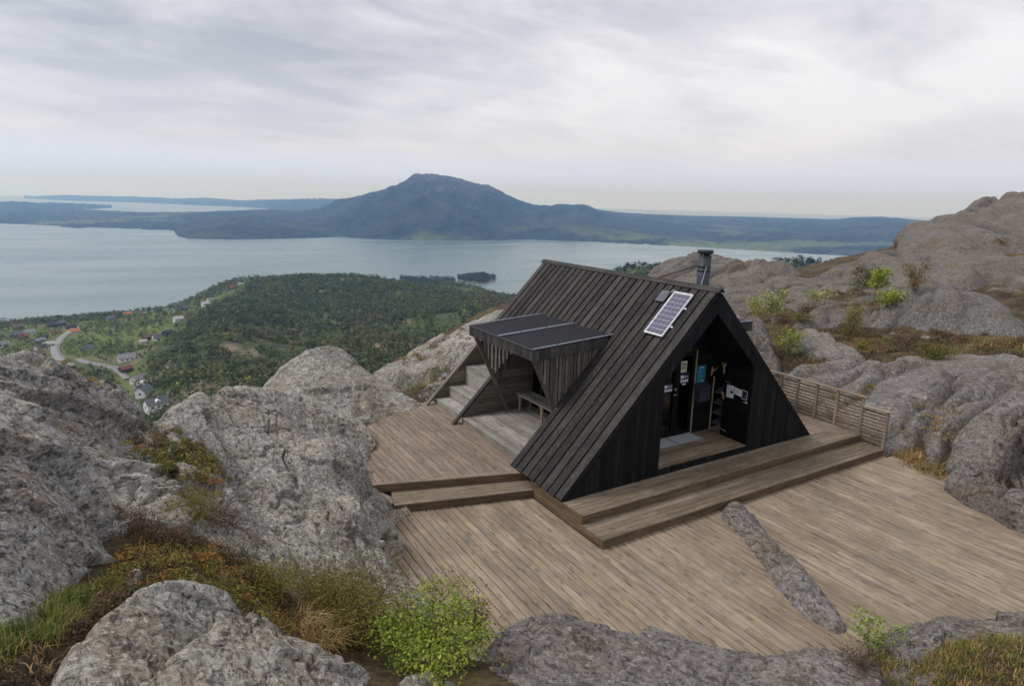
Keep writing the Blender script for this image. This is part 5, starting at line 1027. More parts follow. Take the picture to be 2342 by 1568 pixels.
# canopies on both long sides
M_felt = NT('roofing_felt'); v = M_felt.coords('Position'); M_felt.col(M_felt.mix(M_felt.noise(v, 2.2, 6, .6), (0.010, 0.012, 0.016), (0.024, 0.024, 0.027))); M_felt.b.inputs['Specular IOR Level'].default_value = .2; M_felt.rough(0.8); M_felt.bump(M_felt.noise(v, 220, 2), .3, .002); M_felt = M_felt.m
M_flash = plain('grey_flashing', (0.22, 0.24, 0.28), 0.45, 0.35); M_fascia = wood('dark_fascia_wood', (0.022, 0.021, 0.021), (0.036, 0.034, 0.033), (0.07, 0.062, 0.055), var=0.4, streak=(0.13, 0.11, 0.085), knots=False)
def canopy(s):
    XO_ = 3.28 if s < 0 else 3.52; zi, zo = 2.585, 2.455 if s < 0 else 2.52; ya, yb = Y1-.02, Y2+.06; FH = .235
    sl = (zo-zi)/(XO_-XJ); 
    def zt(ax): return zi+(ax-XJ)*sl
    core = prism('canopy', cab, [(XJ-.1, zt(XJ-.1)-.16), (XO_-.02, zt(XO_)-.16), (XO_-.02, zt(XO_)-.004), (XJ-.1, zt(XJ-.1)-.004)], (0, ya+.02, 0), (s, 0, 0), (0, 0, 1), (-(yb-ya)+.04) if s > 0 else (yb-ya-.04), M_black)
    # two felt sheets with laps
    ym = (ya+yb)/2+.03
    for y0, y1 in ((ya+.03, ym-.035), (ym+.035, yb-.03)):
        for i in range(3):
            a0, a1 = XJ-.02+(XO_-XJ)*i/3, XJ-.02+(XO_-XJ)*(i+1)/3-.004
            lo = Vector((s*a0, 0, zt(a0)+.004*(3-i))); hi = Vector((s*a1, 0, zt(a1)+.004*(3-i)-.002))
            board('felt_sheet', core, (lo.x, (y0+y1)/2, lo.z), (hi.x, (y0+y1)/2, hi.z), (0, 1, 0), y1-y0, .006, M_felt, .001)
    for y in (ya+.012, ym, yb-.012):
        board('flashing_strip', core, (s*(XJ-.02), y, zt(XJ)+.024), (s*(XO_+.005), y, zt(XO_)+.024), (0, 1, 0), .075 if y == ym else .05, .022, M_flash)
        for t in (.05, .4, .75): board('flashing_clip', core, (s*(XJ+t*2), y-.02, zt(XJ+t*2)+.040), (s*(XJ+t*2), y+.02, zt(XJ+t*2)+.040), (s, 0, 0), .02, .012, M_dkmetal)
    board('drip_edge', core, (s*(XO_+.012), ya, zt(XO_)+.004), (s*(XO_+.012), yb, zt(XO_)+.004), (s, 0, 0), .05, .014, M_dkmetal)
    n = 22; w = (yb-ya)/n
    for i in range(n): box('fascia_board', core, (min(s*XO_, s*(XO_+.02)), ya+w*i+.002, zt(XO_)-FH+random.uniform(-.004, .004)), (max(s*XO_, s*(XO_+.02)), ya+w*(i+1)-.002, zt(XO_)-.006), M_fascia, .003)
    for yy, f in ((ya, -1), (yb, 1)):
        m = 18; w = (XO_-XJ+.25)/m
        for i in range(m):
            a0 = XJ-.25+w*i+.002; a1 = a0+w-.004; zb0 = max(zt(a0)-FH, H-a0*K+.02); zb1 = max(zt(a1)-FH, H-a1*K+.02); 
            if zt(a0)-.01 < zb0+.01: continue
            prism('fascia_board', core, [(a0, zb0), (a1, zb1), (a1, zt(a1)-.006), (a0, zt(a0)-.006)], (0, yy+(.0 if f < 0 else .02)*1.0, 0), (s, 0, 0), (0, 0, 1), .02*(1 if s > 0 else -1)*1, M_fascia)
    # slatted triangles and braces
    zc = lambda ax: zt(ax)-.17
    for yy, yo in ((Y1+.045, 0), (Y2-.03, 0)):
        b0 = (3.20, 2.22); b1 = (2.22, PZ)
        far = yy > 3
        tw = .062 if not far else .058; gap = .010 if not far else .052; ax = 1.30
        while ax < 3.14:
            c = ax+tw/2
            zb = (H-c*K)-(.26 if far else .10); zbr = b1[1]+(c-b1[0])*(b0[1]-b1[1])/(b0[0]-b1[0])
            if c > b1[0]: zb = max(zb, zbr)
            if zc(c)-zb > .06: board('slat', core, (s*c, yy, zb), (s*c, yy, zc(c)), (s, 0, 0), tw, .022, M_slat, .003)
            ax += tw+(gap if far else random.choice([.008, .010, .014, .030]))
        dv = Vector((s*(b0[0]-b1[0]), 0, b0[1]-b1[1])).normalized(); wd = Vector((dv.z, 0, -dv.x))
        board('brace', core, (s*b1[0], yy-.05 if far else yy+.04, b1[1]), (s*b0[0], yy-.05 if far else yy+.04, b0[1]), wd, .098, .048, M_slat)
    return core
canopy(-1); canopy(1)

# chimney
ch = tube('chimney', cab, [(.90, 1.28, 2.7), (.90, 1.28, 4.36)], .142, plain('grey_steel_flue', (0.036, 0.043, 0.052), 0.55, 0.0), 24)
M_flue = ch.data.materials[0]
tube('joint_band', ch, [(.90, 1.28, 4.0), (.90, 1.28, 4.05)], .150, M_flue, 24); tube('flue_neck', ch, [(.90, 1.28, 4.36), (.90, 1.28, 4.42)], .11, M_dkmetal, 20)
tube('rain_cap', ch, [(.90, 1.28, 4.40), (.90, 1.28, 4.41), (.90, 1.28, 4.48), (.90, 1.28, 4.485)], [.15, .175, .175, .155], M_dkmetal, 24)
for k in range(4): a = k*math.pi/2+.4; tube('cap_post', ch, [(.9+.15*math.cos(a), 1.28+.15*math.sin(a), 4.34), (.9+.15*math.cos(a), 1.28+.15*math.sin(a), 4.41)], .008, M_metal, 6)
tube('collar', ch, [(.90, 1.28, 4.10), (.90, 1.28, 4.13)], .155, M_dkmetal, 24)
tube('stay_rod', ch, [(.82, 1.14, 4.12), (.45, 1.02, H-.42)], .013, M_flash, 8); tube('stay_rod', ch, [(.80, 1.40, 4.12), (.32, 2.9, H-.26)], .013, M_dkmetal, 8)

# solar panel and junction box on the left slope
M_cell = NT('solar_cell'); vv = M_cell.coords('Object'); M_cell.col(M_cell.mix(M_cell.ramp(M_cell.noise(M_cell.coords('Object', (1, 0.05, 1)), 160, 1), [(0.52, 0.0), (0.6, 0.5)]), (0.075, 0.07, 0.12), (0.25, 0.25, 0.32))); M_cell.rough(0.3); M_cell = M_cell.m
M_alu = plain('aluminium_frame', (0.72, 0.72, 0.74), 0.35, 0.5); M_back = plain('white_backsheet', (0.62, 0.62, 0.65), 0.3)
def solar():
    o = Vector((-.19, .47, H-.19*K)); ux = Vector((0, 1, 0)); uy = SD[-1]; n = NR[-1]; w, h = .535, 1.155; up = .055
    t = thing('solar_panel', o, 'white framed solar panel mounted low on the left roof slope near the gable', 'solar panel')
    P = lambda u, v, z: o+ux*u+uy*v+n*(up+z)
    board('backsheet', t, P(w/2, .01, .016), P(w/2, h-.01, .016), ux, w-.02, .008, M_back, .001)
    for a, b, wd, ww in ((P(0, .012, .018), P(w, .012, .018), uy, .026), (P(0, h-.012, .018), P(w, h-.012, .018), uy, .026), (P(.012, .026, .018), P(.012, h-.026, .018), ux, .026), (P(w-.012, .026, .018), P(w-.012, h-.026, .018), ux, .026)):
        board('frame', t, a, b, wd, ww, .036, M_alu, .002)
    cw, chh = (w-.07)/4, (h-.075)/9
    for i in range(4):
        for j in range(9): board('cell', t, P(.035+cw*(i+.5), .0375+chh*j+.005, .0225), P(.035+cw*(i+.5), .0375+chh*(j+1)-.005, .0225), ux, cw-.009, .003, M_cell, .0005)
    for v in (.36, .86):
        for u0, u1 in ((-.05, .01), (w-.01, w+.05)): board('bracket', t, P(u0, v, -.012), P(u1, v, -.012), uy, .04, .024, M_alu, .002)
    jb = thing('junction_box', o+Vector((0, .75, 0)), 'small grey box on the roof beside the solar panel', 'box')
    q = Vector((-.21, 1.10, H-.21*K)); board('cover', jb, q+n*.07, q+n*.07+uy*.30, ux, .001+.25, .05, plain('grey_plastic', (.10, .105, .125), .5), .006)
    for x_ in jb.children: x_.matrix_basis = Matrix.Translation(Vector((0, .125, 0))) @ x_.matrix_basis
    tube('cable', jb, [q+n*.05+Vector((0, .04, 0)), q-uy*.06+n*.04+Vector((0, .02, 0)), q-uy*.11+n*.03], .007, M_alu, 6)
solar()

# bench in the recess
bn = thing('bench', (-1.83, 3.4, PZ), 'long grey wooden bench under the canopy against the cabin', 'bench')
for i in range(3): board('seat_board', bn, (-2.03+.155*(i+.5), 2.3, .60), (-2.03+.155*(i+.5), 4.55, .60), (1, 0, 0), .150, .034, M_grey)
for y in (2.45, 3.4, 4.42):
    for x in (-1.96, -1.64): board('leg', bn, (x, y, PZ), (x, y, .582), (0, 1, 0), .07, .045, M_raw)
    board('cross_rail', bn, (-2.0, y+.06, .54), (-1.6, y+.06, .54), (0, 0, 1), .08, .03, M_raw)
# ------------------------------------------------------------------ vegetation
def scatter(poly, dens, on='ground', jitter=None, D=None):
    """world points spread evenly over the ground seen inside a picture polygon (D: distance hints near/far)"""
    poly = np.array(poly, float); q = np.array([ud(x, y, d) for x, y in poly for d in D]); lo = q[:, :2].min(0); hi = q[:, :2].max(0); n = int(np.prod(hi-lo)*dens)
    X = rng.uniform(lo[0], hi[0], n); Y = rng.uniform(lo[1], hi[1], n); G = ground(X, Y); px, py = to_px(np.stack([X, Y, G], -1)); k = inpoly(px, py, poly); X, Y, G = X[k], Y[k], G[k]
    T = top(X, Y)
    if on == 'ground': m = T-G < .03; return np.stack([X[m], Y[m], G[m]], -1)
    return np.stack([X, Y, T], -1)
def pick(cols, n):
    c = np.array([x[:3] for x in cols]); w = np.array([x[3] for x in cols]); return c[rng.choice(len(c), n, p=w/w.sum())]
def blades(P, h, w, per, cols, lean=.5, spread=.05, clump_col=True):
    n = len(P); C = np.repeat(P, per, 0)+rng.normal(size=(n*per, 3))*np.array([spread, spread, 0]); m = len(C); hh = h*rng.uniform(.45, 1.15, m); a = rng.uniform(0, 2*math.pi, m); d = np.stack([np.cos(a), np.sin(a), 0*a], -1); s = np.stack([-np.sin(a), np.cos(a), 0*a], -1)*(w*rng.uniform(.6, 1.3, m))[:, None]
    ln = (lean*rng.uniform(.2, 1.4, m))[:, None]; up = np.array([0, 0, 1.0]); C[:, 2] -= .04
    b0, b1 = C-s, C+s; mid = C+up*(hh*.6)[:, None]+d*ln*(hh*.35)[:, None]; m0, m1 = mid-s*.7, mid+s*.7; tip = C+up*(hh*np.clip(1-ln[:, 0]*.35, .3, 1))[:, None]+d*ln*hh[:, None]
    V = np.stack([b0, b1, m1, m0, tip], 1).reshape(-1, 3); i = np.arange(m)*5; F = [np.stack([i, i+1, i+2, i+3], -1), np.stack([i+3, i+2, i+4], -1)]
    c = np.repeat(pick(cols, n), per, 0)*rng.uniform(.7, 1.3, (m, 1)) if clump_col else pick(cols, m)*rng.uniform(.7, 1.3, (m, 1)); return V, F, np.concatenate([c, c])
def grass(name, label, P, h, w, per, cols, lean=.5, spread=.05):
    V, F, c = blades(P, h, w, per, cols, lean, spread); return tag(mesh_np(name, V, F, M_leaf, False, c), label, 'grass', kind='stuff')
def bushlets(P, h, r, per, size, cols, up=.5):
    """low twiggy clumps: small leaf faces in half domes"""
    n = len(P); u = rng.normal(size=(n, per, 3)); u[..., 2] = np.abs(u[..., 2]); u /= np.linalg.norm(u, axis=2, keepdims=True); sc = rng.uniform(.6, 1.25, (n, 1, 1)); C = P[:, None]+u*rng.uniform(.35, 1, (n, per, 1))**.5*np.array([r, r, h])*sc
    V, F = quadcloud(C.reshape(-1, 3), size*rng.uniform(.6, 1.4, n*per), u.reshape(-1, 3)+np.array([0, 0, up]), .55, .6); c = np.repeat(pick(cols, n), per, 0)*rng.uniform(.6, 1.35, (n*per, 1)); return V, F, c
def heath(name, label, P, h, r, per, size, cols, cat='heather'):
    V, F, c = bushlets(P, h, r, per, size, cols); return tag(mesh_np(name, V, F, M_leaf, False, c), label, cat, kind='stuff')
GREEN = [(.16, .20, .035, 3), (.11, .15, .03, 2), (.24, .22, .07, 2), (.33, .24, .11, 1.3)]; STRAW = [(.40, .27, .12, 3), (.30, .19, .08, 2), (.22, .17, .06, 1)]; MIX = [(.26, .21, .05, 2), (.40, .28, .12, 2), (.30, .17, .055, 1.5), (.17, .18, .035, 1.5)]
HEATHER = [(.105, .055, .035, 3), (.075, .042, .028, 2), (.14, .085, .045, 1.5), (.08, .08, .03, .6)]; JUN = [(.10, .10, .022, 3), (.14, .125, .03, 2), (.06, .07, .02, 2), (.17, .10, .03, .8)]; MOSS = [(.23, .21, .04, 3), (.15, .14, .03, 2), (.30, .24, .06, 1), (.28, .14, .03, .8)]
grass('grass', 'green and yellow grass strip below the dark rock face at lower left', scatter([(-20,1395),(120,1370),(245,1325),(275,1375),(210,1445),(100,1480),(-20,1530)], 260, D=(4.0, 6.0)), .15, .0045, 22, GREEN, .6, .04)
grass('grass', 'dry straw and green grass in the gully between the left rocks', scatter([(230,1330),(300,1230),(420,1215),(560,1250),(640,1350),(720,1440),(700,1500),(560,1400),(500,1350),(330,1350)], 38, D=(5, 8)), .13, .005, 20, MIX, .7, .05)
grass('grass', 'long bleached straw tuft beside the pitted foreground rock', scatter([(640,1395),(740,1400),(800,1470),(760,1500),(690,1470)], 120, D=(5, 6.6)), .30, .005, 30, STRAW, 1.1, .06)
grass('grass', 'short yellow green turf at the lower right corner', scatter([(2000,1500),(2080,1460),(2341,1440),(2400,1600),(1990,1600)], 190, D=(6.8, 10)), .11, .005, 16, MIX+[(.16, .18, .04, 2)], .7, .05)
grass('grass', 'bleached straw along the right edge of the deck below the fence', scatter([(2030,1040),(2080,1045),(2190,1085),(2170,1105),(2090,1075)], 60, D=(15.5, 18)), .32, .011, 22, STRAW, .9, .12)
grass('grass', 'patchy dry grass and green turf over the heath behind the fence', scatter([(1770,735),(1960,770),(2080,765),(2341,775),(2400,830),(2100,830),(1960,850),(1790,860)], 2.0, D=(22, 36)), .22, .016, 20, STRAW+[(.13, .15, .035, 1.0), (.2, .17, .05, 2)], .8, .22)
grass('grass', 'bright moss and grass tufts beside the gravel at the far stair', scatter([(925,885),(975,855),(1045,845),(1050,862),(1000,878),(960,892)], 14, 'top', D=(17, 24)), .12, .012, 24, [(.2, .22, .04, 3), (.28, .26, .08, 1)], .7, .12)
heath('heather', 'brown heather mat filling the gully between the left rocks', np.concatenate([scatter([(235,1170),(300,1070),(360,1100),(350,1180),(420,1180),(560,1200),(600,1290),(720,1400),(690,1450),(560,1330),(480,1260),(330,1250)], 110, D=(5.5, 9.5)), scatter([(150,1440),(240,1370),(330,1350),(270,1400),(190,1480)], 110, D=(4.3, 6))]), .17, .13, 70, .017, HEATHER)
heath('heather', 'rusty brown heather spread over the heath behind the fence', scatter([(1770,700),(1850,700),(1960,760),(2080,755),(2341,770),(2420,840),(2100,835),(1960,850),(1800,870)], 4.2, D=(22, 42)), .24, .30, 42, .040, HEATHER+[(.20, .12, .055, 1.0), (.15, .14, .04, 1.6)])
heath('heather', 'brown heather fringe between the far right rock domes', scatter([(1700,640),(1900,660),(2080,680),(2100,720),(1850,720),(1680,700)], .9, D=(34, 58)), .30, .5, 34, .065, HEATHER+[(.20, .15, .055, 1.5)])
heath('moss', 'low yellow green and rusty moss between the heather in the left gully', scatter([(230,1330),(280,1250),(420,1215),(560,1250),(640,1350),(740,1440),(700,1500),(560,1400),(500,1350),(330,1350)], 150, D=(5, 8)), .06, .09, 46, .015, MOSS+[(.30, .15, .035, 1.5), (.12, .07, .04, 1.5)], 'moss')
heath('moss', 'green moss cushions in the turf at the lower right corner', scatter([(2080,1500),(2341,1470),(2341,1568),(2060,1568)], 5, D=(6.8, 10)), .06, .10, 60, .012, [(.10, .13, .02, 2), (.14, .15, .03, 1)], 'moss')
grass('grass', 'sparse dead straw on dark peat soil in the bottom left corner', scatter([(-20,1500),(100,1470),(190,1450),(230,1500),(150,1600),(-20,1600)], 60, D=(3.2, 5.2)), .09, .004, 14, STRAW+[(.10, .07, .04, 3)], 1.2, .06)
heath('peat_crumbs', 'crumbly dark peat and twigs in the bottom left corner', scatter([(-20,1480),(100,1460),(200,1440),(230,1500),(150,1600),(-20,1600)], 160, D=(3.2, 5.2)), .03, .07, 40, .012, [(.045, .03, .02, 3), (.10, .075, .05, 1), (.2, .18, .15, .3)], 'soil')
def patch(name, label, cpx, n, spread, h, r, per, size, cols, cat, Dh):
    c = hit(np.array([cpx[0]], float), np.array([cpx[1]], float), None, Dh*.6, Dh*1.5, 160)[0]
    if np.isnan(c[0]): c = ud(cpx[0], cpx[1], Dh)
    X = c[0]+rng.normal(size=n)*spread[0]; Y = c[1]+rng.normal(size=n)*spread[1]; P = np.stack([X, Y, top(X, Y)+.02], -1); V, F, cc = bushlets(P, h, r, per, size, cols)
    return tag(mesh_np(name, V-c, F, M_leaf, False, cc, M=Matrix.Translation(c)), label, cat)
patch('creeping_juniper', 'olive creeping juniper mat growing on the left rock slab', (430,1045), 130, (.26, .40), .10, .11, 80, .018, JUN+MOSS, 'shrub', 10)
patch('creeping_juniper', 'small rusty juniper tuft above the creeping juniper mat', (400,990), 26, (.2, .12), .08, .09, 50, .014, [(.2, .10, .03, 2), (.14, .12, .03, 2)], 'shrub', 10.6)
patch('heather_tuft', 'dark brown heather tuft in a crack of the left rock', (318,1010), 16, (.09, .08), .12, .09, 60, .013, HEATHER, 'heather', 10)
patch('heather_tuft', 'reddish heather tuft beside the dark rock face', (195,1125), 18, (.1, .14), .12, .1, 60, .012, [(.16, .07, .03, 2), (.22, .13, .05, 1)], 'heather', 8)
patch('heather_tuft', 'purple brown heather bush in the middle of the left gully', (305,1210), 40, (.18, .22), .24, .13, 70, .012, HEATHER, 'heather', 7.9)
patch('heather_tuft', 'tall dark heather bush against the base of the left slab', (510,1200), 30, (.14, .2), .26, .13, 70, .012, HEATHER, 'heather', 7.8)
patch('moss_patch', 'dark green moss patch on top of the left crest', (170,850), 22, (.14, .12), .04, .07, 50, .013, MOSS, 'moss', 11.3)
patch('heather_tuft', 'rusty heather growing along the pale ridge behind the stairs', (985,790), 60, (.9, .7), .18, .2, 50, .03, [(.17, .09, .04, 3), (.22, .16, .05, 1)], 'heather', 25)
patch('moss_patch', 'yellow moss cushion on the pale ridge behind the stairs', (955,815), 20, (.4, .2), .06, .14, 50, .025, [(.3, .25, .08, 3), (.2, .18, .05, 1)], 'moss', 24.5)
patch('low_shrub', 'small green and brown shrub beside the far stair stringer', (1005,858), 22, (.25, .2), .2, .14, 60, .022, [(.14, .17, .03, 2), (.14, .07, .04, 2)], 'shrub', 20.5)
patch('moss_patch', 'green and rust turf tuft on the dark ridge below the fence end', (1985,905), 46, (.7, .6), .10, .18, 50, .025, [(.17, .18, .04, 2), (.2, .11, .045, 3), (.32, .25, .12, 1)], 'moss', 20)
patch('moss_patch', 'straw and green tuft in a crevice of the dark right ridge', (2150,965), 24, (.35, .35), .12, .13, 50, .022, STRAW+[(.12, .16, .03, 2)], 'grass tuft', 18.5)

def shrub(name, label, base, h, w, leafs, lsize, cols, stems=4, twigcol=(.07, .055, .045), aspect=.7, branch=7, top_bias=.25, cat='shrub', lean=(0, 0), rad=.012, droop=0., group=None, spread=.16, sub=5):
    """stems that fork into branches; leaves gather round the twig ends"""
    base = np.array(base, float); r = thing(name, tuple(base), label, cat, group); V = []; F = []; tips = []
    def seg(p, q, ra, rb):
        d = q-p; d = d/(np.linalg.norm(d)+1e-9); a = np.cross(d, (.3, .5, .8)); a /= np.linalg.norm(a)+1e-9; b = np.cross(d, a); k = len(V)
        for c, rr in ((p, ra), (q, rb)):
            for t in range(4): V.append(c+rr*(math.cos(t*math.pi/2)*a+math.sin(t*math.pi/2)*b)-base)
        for t in range(4): F.append((k+t, k+(t+1) % 4, k+4+(t+1) % 4, k+4+t))
    for s in range(stems):
        a = 2*math.pi*(s+random.random()*.8)/stems; out = random.uniform(.25, 1.0) if stems > 1 else .12; p = base+np.array([math.cos(a), math.sin(a), 0])*rad*2; hs = h*random.uniform(.72, 1.0); pts = [p]
        for i in range(1, 7):
            t = i/6; q = base+np.array([math.cos(a)*out*w*.75*t**1.2+lean[0]*t, math.sin(a)*out*w*.75*t**1.2+lean[1]*t, hs*t*(1-droop*t*.3)])+rng.normal(size=3)*h*.02; seg(pts[-1], q, rad*(1.05-t*.85), rad*(.95-t*.85)+.001); pts.append(q)
        for b in range(branch):
            t = top_bias+(1-top_bias)*(b+random.random())/branch; i = min(5, int(t*6)); p = pts[i]+(pts[i+1]-pts[i])*(t*6-i); ab = random.uniform(0, 6.28); ln = w*random.uniform(.3, .62)*(1.15-.6*t); q = p+np.array([math.cos(ab)*ln, math.sin(ab)*ln, ln*random.uniform(.1, .8)])
            seg(p, q, rad*.35, rad*.12); 
            for _ in range(sub): tips.append(p+(q-p)*random.uniform(.45, 1.05)+rng.normal(size=3)*ln*.22)
        tips.append(pts[-1])
    me = bpy.data.meshes.new('trunk'); me.from_pydata([tuple(v) for v in V], [], F); me.update(); at = me.attributes.new('Col', 'FLOAT_COLOR', 'FACE'); at.data.foreach_set('color', np.tile((*twigcol, 1), (len(F), 1)).astype(np.float32).ravel()); me.materials.append(M_twig); new_obj('trunk', me, r, Matrix.Translation(base))
    tips = np.array(tips); per = max(1, leafs//len(tips)); C = np.repeat(tips, per, 0)+rng.normal(size=(len(tips)*per, 3))*w*spread*np.array([1, 1, .8]); C[:, 2] = np.maximum(C[:, 2], base[2]+.01); n = len(C)
    Vq, Fq = quadcloud(C, lsize*rng.uniform(.6, 1.35, n), np.array([0, 0, .7])+0*C, aspect, .8); cc = np.repeat(pick(cols, len(tips)), per, 0)*rng.uniform(.65, 1.35, (n, 1)); mesh_np('crown', Vq-base, Fq, M_leaf, False, cc, r, Matrix.Translation(base)); return r
def on(px, py, D, sink=.03):
    c = hit(np.array([px], float), np.array([py], float), None, D*.7, D*1.4, 160)[0]
    if np.isnan(c[0]): c = ud(px, py, D)
    c[2] -= sink; return c
LIME = [(.28, .33, .04, 3), (.20, .26, .03, 2), (.36, .37, .07, 1)]; PALE = [(.30, .34, .10, 2), (.36, .36, .13, 2), (.22, .27, .07, 1)]; OLIVE = [(.20, .18, .03, 3), (.14, .13, .025, 2), (.27, .20, .04, 1.5)]; PINE = [(.06, .075, .02, 3), (.09, .09, .025, 1.5), (.13, .11, .03, 1)]
shrub('birch_sapling', 'lime green leafed birch sapling growing at the deck edge in the foreground', on(985,1520,6.0), .66, .88, 6000, .021, LIME+[(.13, .20, .03, 2)], 10, branch=9, aspect=.75, rad=.011, cat='tree', spread=.07, sub=6)
shrub('birch_sapling', 'smaller lime green sapling at the bottom edge by the birch', on(1010,1560,5.6), .42, .40, 700, .019, LIME, 4, branch=6, aspect=.75, rad=.007, cat='tree')
shrub('juniper_bush', 'olive and rust juniper bush left of the lime green birch sapling', on(810,1450,6.6), .58, .95, 14000, .020, OLIVE+[(.20, .10, .03, 1.2), (.10, .11, .025, 2)], 9, branch=8, top_bias=.1, rad=.009, aspect=.35)
shrub('juniper_bush', 'second low olive juniper bush behind the straw tuft', on(735,1400,6.9), .42, .62, 7000, .018, OLIVE+[(.16, .08, .03, 1.5)], 8, branch=7, top_bias=.1, rad=.008, aspect=.35)
shrub('low_shrub', 'dark twiggy shrub with rusty leaf tips right of the birch sapling', on(1085,1470,6.9), .72, .26, 900, .017, [(.10, .11, .025, 3), (.22, .10, .035, 2)], 4, branch=7, rad=.016, aspect=.5, top_bias=.45)
shrub('seedling', 'thin rowan seedling rising above the juniper against the deck', on(985,1440,6.7), .62, .10, 60, .022, [(.16, .24, .05, 1)], 1, branch=6, rad=.005, top_bias=.5, cat='tree', spread=.3)
shrub('seedling', 'thin orange green seedling left of the rowan seedling', on(925,1420,6.8), .46, .10, 45, .018, [(.24, .22, .05, 2), (.3, .12, .03, 1)], 1, branch=6, rad=.004, top_bias=.4, cat='tree', spread=.3)
shrub('rowan_sapling', 'bright green rowan sapling at the right bottom edge of the deck', on(1985,1497,8.6), .62, .38, 560, .030, [(.18, .27, .03, 3), (.23, .31, .05, 2)], 4, branch=6, rad=.008, aspect=.45, top_bias=.35, cat='tree')
shrub('heather_bush', 'dark red brown heather bush below the rowan sapling', on(1975,1530,8.2), .24, .32, 1500, .014, HEATHER, 9, branch=5, top_bias=.1, rad=.005, aspect=.3)
shrub('bare_twig_bush', 'leafless pale grey twig bush in the left gully', on(560,1265,7.6), .55, .55, 30, .010, HEATHER, 8, (.22, .2, .185), branch=9, rad=.006, top_bias=.2, lean=(.15, -.1))
shrub('rust_leaf_shrub', 'small shrub with orange dead leaves in the left gully', on(465,1290,6.9), .17, .22, 200, .018, [(.42, .17, .03, 3), (.33, .2, .06, 1)], 5, branch=5, rad=.005, aspect=.6)
shrub('juniper_bush', 'green juniper sprig in the left gully above the orange shrub', on(430,1195,7.9), .28, .5, 4000, .017, OLIVE+[(.13, .13, .025, 2)], 7, branch=6, top_bias=.1, rad=.006, aspect=.35)
shrub('juniper_bush', 'yellow green juniper sprig below the bare twig bush', on(610,1350,6.9), .22, .5, 3500, .017, OLIVE+[(.17, .17, .03, 2)], 7, branch=6, top_bias=.1, rad=.006, aspect=.35)
# right hand heath
def rs(name, label, px, py, D, hpx, wpx, n, ls, cols, stems, cat='tree', tw=(.10, .085, .07), **kw):
    b = on(px, py, D); d = math.hypot(b[0]-CAM[0], b[1]-CAM[1]); m = d/FPX; shrub(name, label, b, hpx*m, wpx*m*.62, n, ls, cols, stems, tw, cat=cat, rad=max(.012, hpx*m*.014), **kw)
rs('birch_tree', 'slender pale green birch behind the right roof slope', 1768, 738, 34, 80, 60, 900, .055, PALE, 3, tw=(.3, .28, .25), top_bias=.35, branch=9)
rs('birch_tree', 'low pale birch scrub just right of the cabin ridge', 1722, 715, 37, 34, 44, 500, .055, PALE, 4, tw=(.2, .17, .14))
rs('birch_tree', 'bushy pale yellow birch left of the slender birch', 1740, 735, 34, 38, 46, 500, .055, [(.34, .31, .09, 2), (.27, .27, .07, 2)], 4, tw=(.2, .17, .14))
rs('green_bush', 'bright green bush standing on the heath beside the fence end', 1803, 815, 27, 56, 66, 1300, .042, [(.23, .28, .05, 3), (.16, .22, .035, 2), (.3, .28, .06, 1)], 6)
rs('birch_tree', 'grey twigged birch with pale leaf tips in the rock gap', 1858, 716, 38, 54, 50, 360, .055, PALE, 5, tw=(.13, .10, .085), top_bias=.6)
rs('birch_tree', 'second grey twigged birch with pale leaf tips further right', 1885, 700, 41, 38, 36, 260, .055, PALE, 4, tw=(.13, .10, .085), top_bias=.6)
rs('pine_tree', 'dark crooked pine on the rocks below the huge hillside', 1962, 682, 47, 74, 52, 2000, .055, PINE, 2, top_bias=.25, branch=12, aspect=.4)
rs('birch_tree', 'bright lime birch leaning beside the crooked pine', 1998, 692, 46, 72, 46, 1000, .07, LIME, 3, top_bias=.5, branch=9)
rs('green_bush', 'lime bush at the left foot of the streaked rock dome', 2030, 706, 42, 36, 52, 900, .06, LIME, 5)
rs('juniper_bush', 'yellow olive juniper column between the whaleback and the streaked dome', 1945, 768, 32, 66, 46, 2600, .040, OLIVE+[(.24, .2, .04, 2)], 6, cat='shrub', top_bias=.08, branch=9, aspect=.4)
rs('pine_tree', 'rust tinged young pine on the huge hillside', 2090, 672, 48, 62, 44, 1200, .055, [(.2, .15, .035, 2), (.24, .14, .04, 2), (.1, .1, .03, 1)], 3, aspect=.4, branch=9)
rs('pine_tree', 'small yellow pine sapling on the heath below the whaleback', 1968, 822, 26.5, 50, 34, 700, .035, OLIVE+[(.28, .24, .05, 3)], 1, top_bias=.5, branch=10, aspect=.4)
rs('green_bush', 'dark green low bush on the heath at the right', 2135, 832, 27.5, 34, 60, 1500, .038, [(.09, .11, .025, 2), (.16, .14, .03, 2)], 6, cat='shrub', aspect=.5)
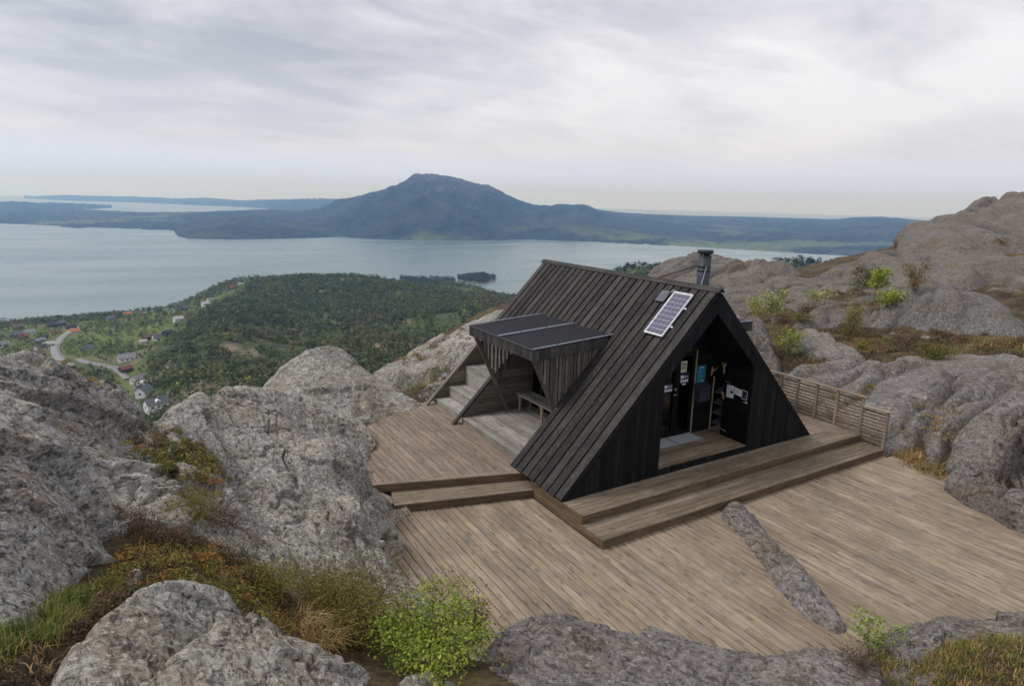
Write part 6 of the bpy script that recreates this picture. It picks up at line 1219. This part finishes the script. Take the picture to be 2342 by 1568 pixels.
rs('green_bush', 'dark green scrub below the grey twigged birches', 1835, 742, 34, 22, 40, 600, .045, [(.10, .13, .03, 2), (.17, .16, .04, 1)], 6, cat='shrub')
rs('low_shrub', 'rusty tuft of shrub on the huge hillside at the right edge', 2290, 568, 62, 18, 26, 300, .07, [(.26, .15, .04, 2), (.15, .13, .04, 1)], 4, cat='shrub')
# gravel at the far stair
def gravel():
    P = scatter([(955,905),(985,872),(1030,862),(1045,876),(1010,905),(975,925)], 900, 'top', D=(17, 21.5)); n = len(P)
    V, F = quadcloud(P+np.array([0, 0, .02]), rng.uniform(.012, .03, n), np.array([0, 0, 1.])+0*P, .9, .5); tag(mesh_np('gravel', V, F, M_leaf, False, np.array([.42, .41, .39])*rng.uniform(.5, 1.2, (n, 1))), 'pale grey gravel patch beside the far stair stringer', 'gravel', kind='stuff')
gravel()
# mast on the far summit
ms = ud(958, 398, 6600); mt = thing('mast', tuple(ms), 'thin radio mast on the top of the far mountain', 'mast'); tube('pole', mt, [ms+(0, 0, -15), ms+(0, 0, 34)], [2.2, 1.0], M_dkmetal, 6); tube('antenna', mt, [ms+(0, 0, 34), ms+(0, 0, 46)], [.6, .3], M_dkmetal, 6)

# ------------------------------------------------------------------ haze
def haze():
    k = bpy.data.materials.new('air'); k.use_nodes = True; n = k.node_tree.nodes; n.clear(); o = n.new('ShaderNodeOutputMaterial'); v = n.new('ShaderNodeVolumePrincipled'); v.inputs['Color'].default_value = (0.30, 0.56, 1.0, 1); v.inputs['Absorption Color'].default_value = (1, 1, 1, 1); v.inputs['Density'].default_value = HAZE; v.inputs['Anisotropy'].default_value = 0.55
    k.node_tree.links.new(v.outputs[0], o.inputs['Volume'])
    S = 34000; c = np.array([[x, y, z] for z in (-310, 420) for x, y in ((-S, -S), (S, -S), (S, S), (-S, S))], float); F = np.array([(0, 3, 2, 1), (4, 5, 6, 7), (0, 1, 5, 4), (1, 2, 6, 5), (2, 3, 7, 6), (3, 0, 4, 7)])
    tag(mesh_np('haze', c, F, k), 'thin pale blue air haze over the fjord', 'haze', kind='stuff')
HAZE = 9.5e-5
haze()
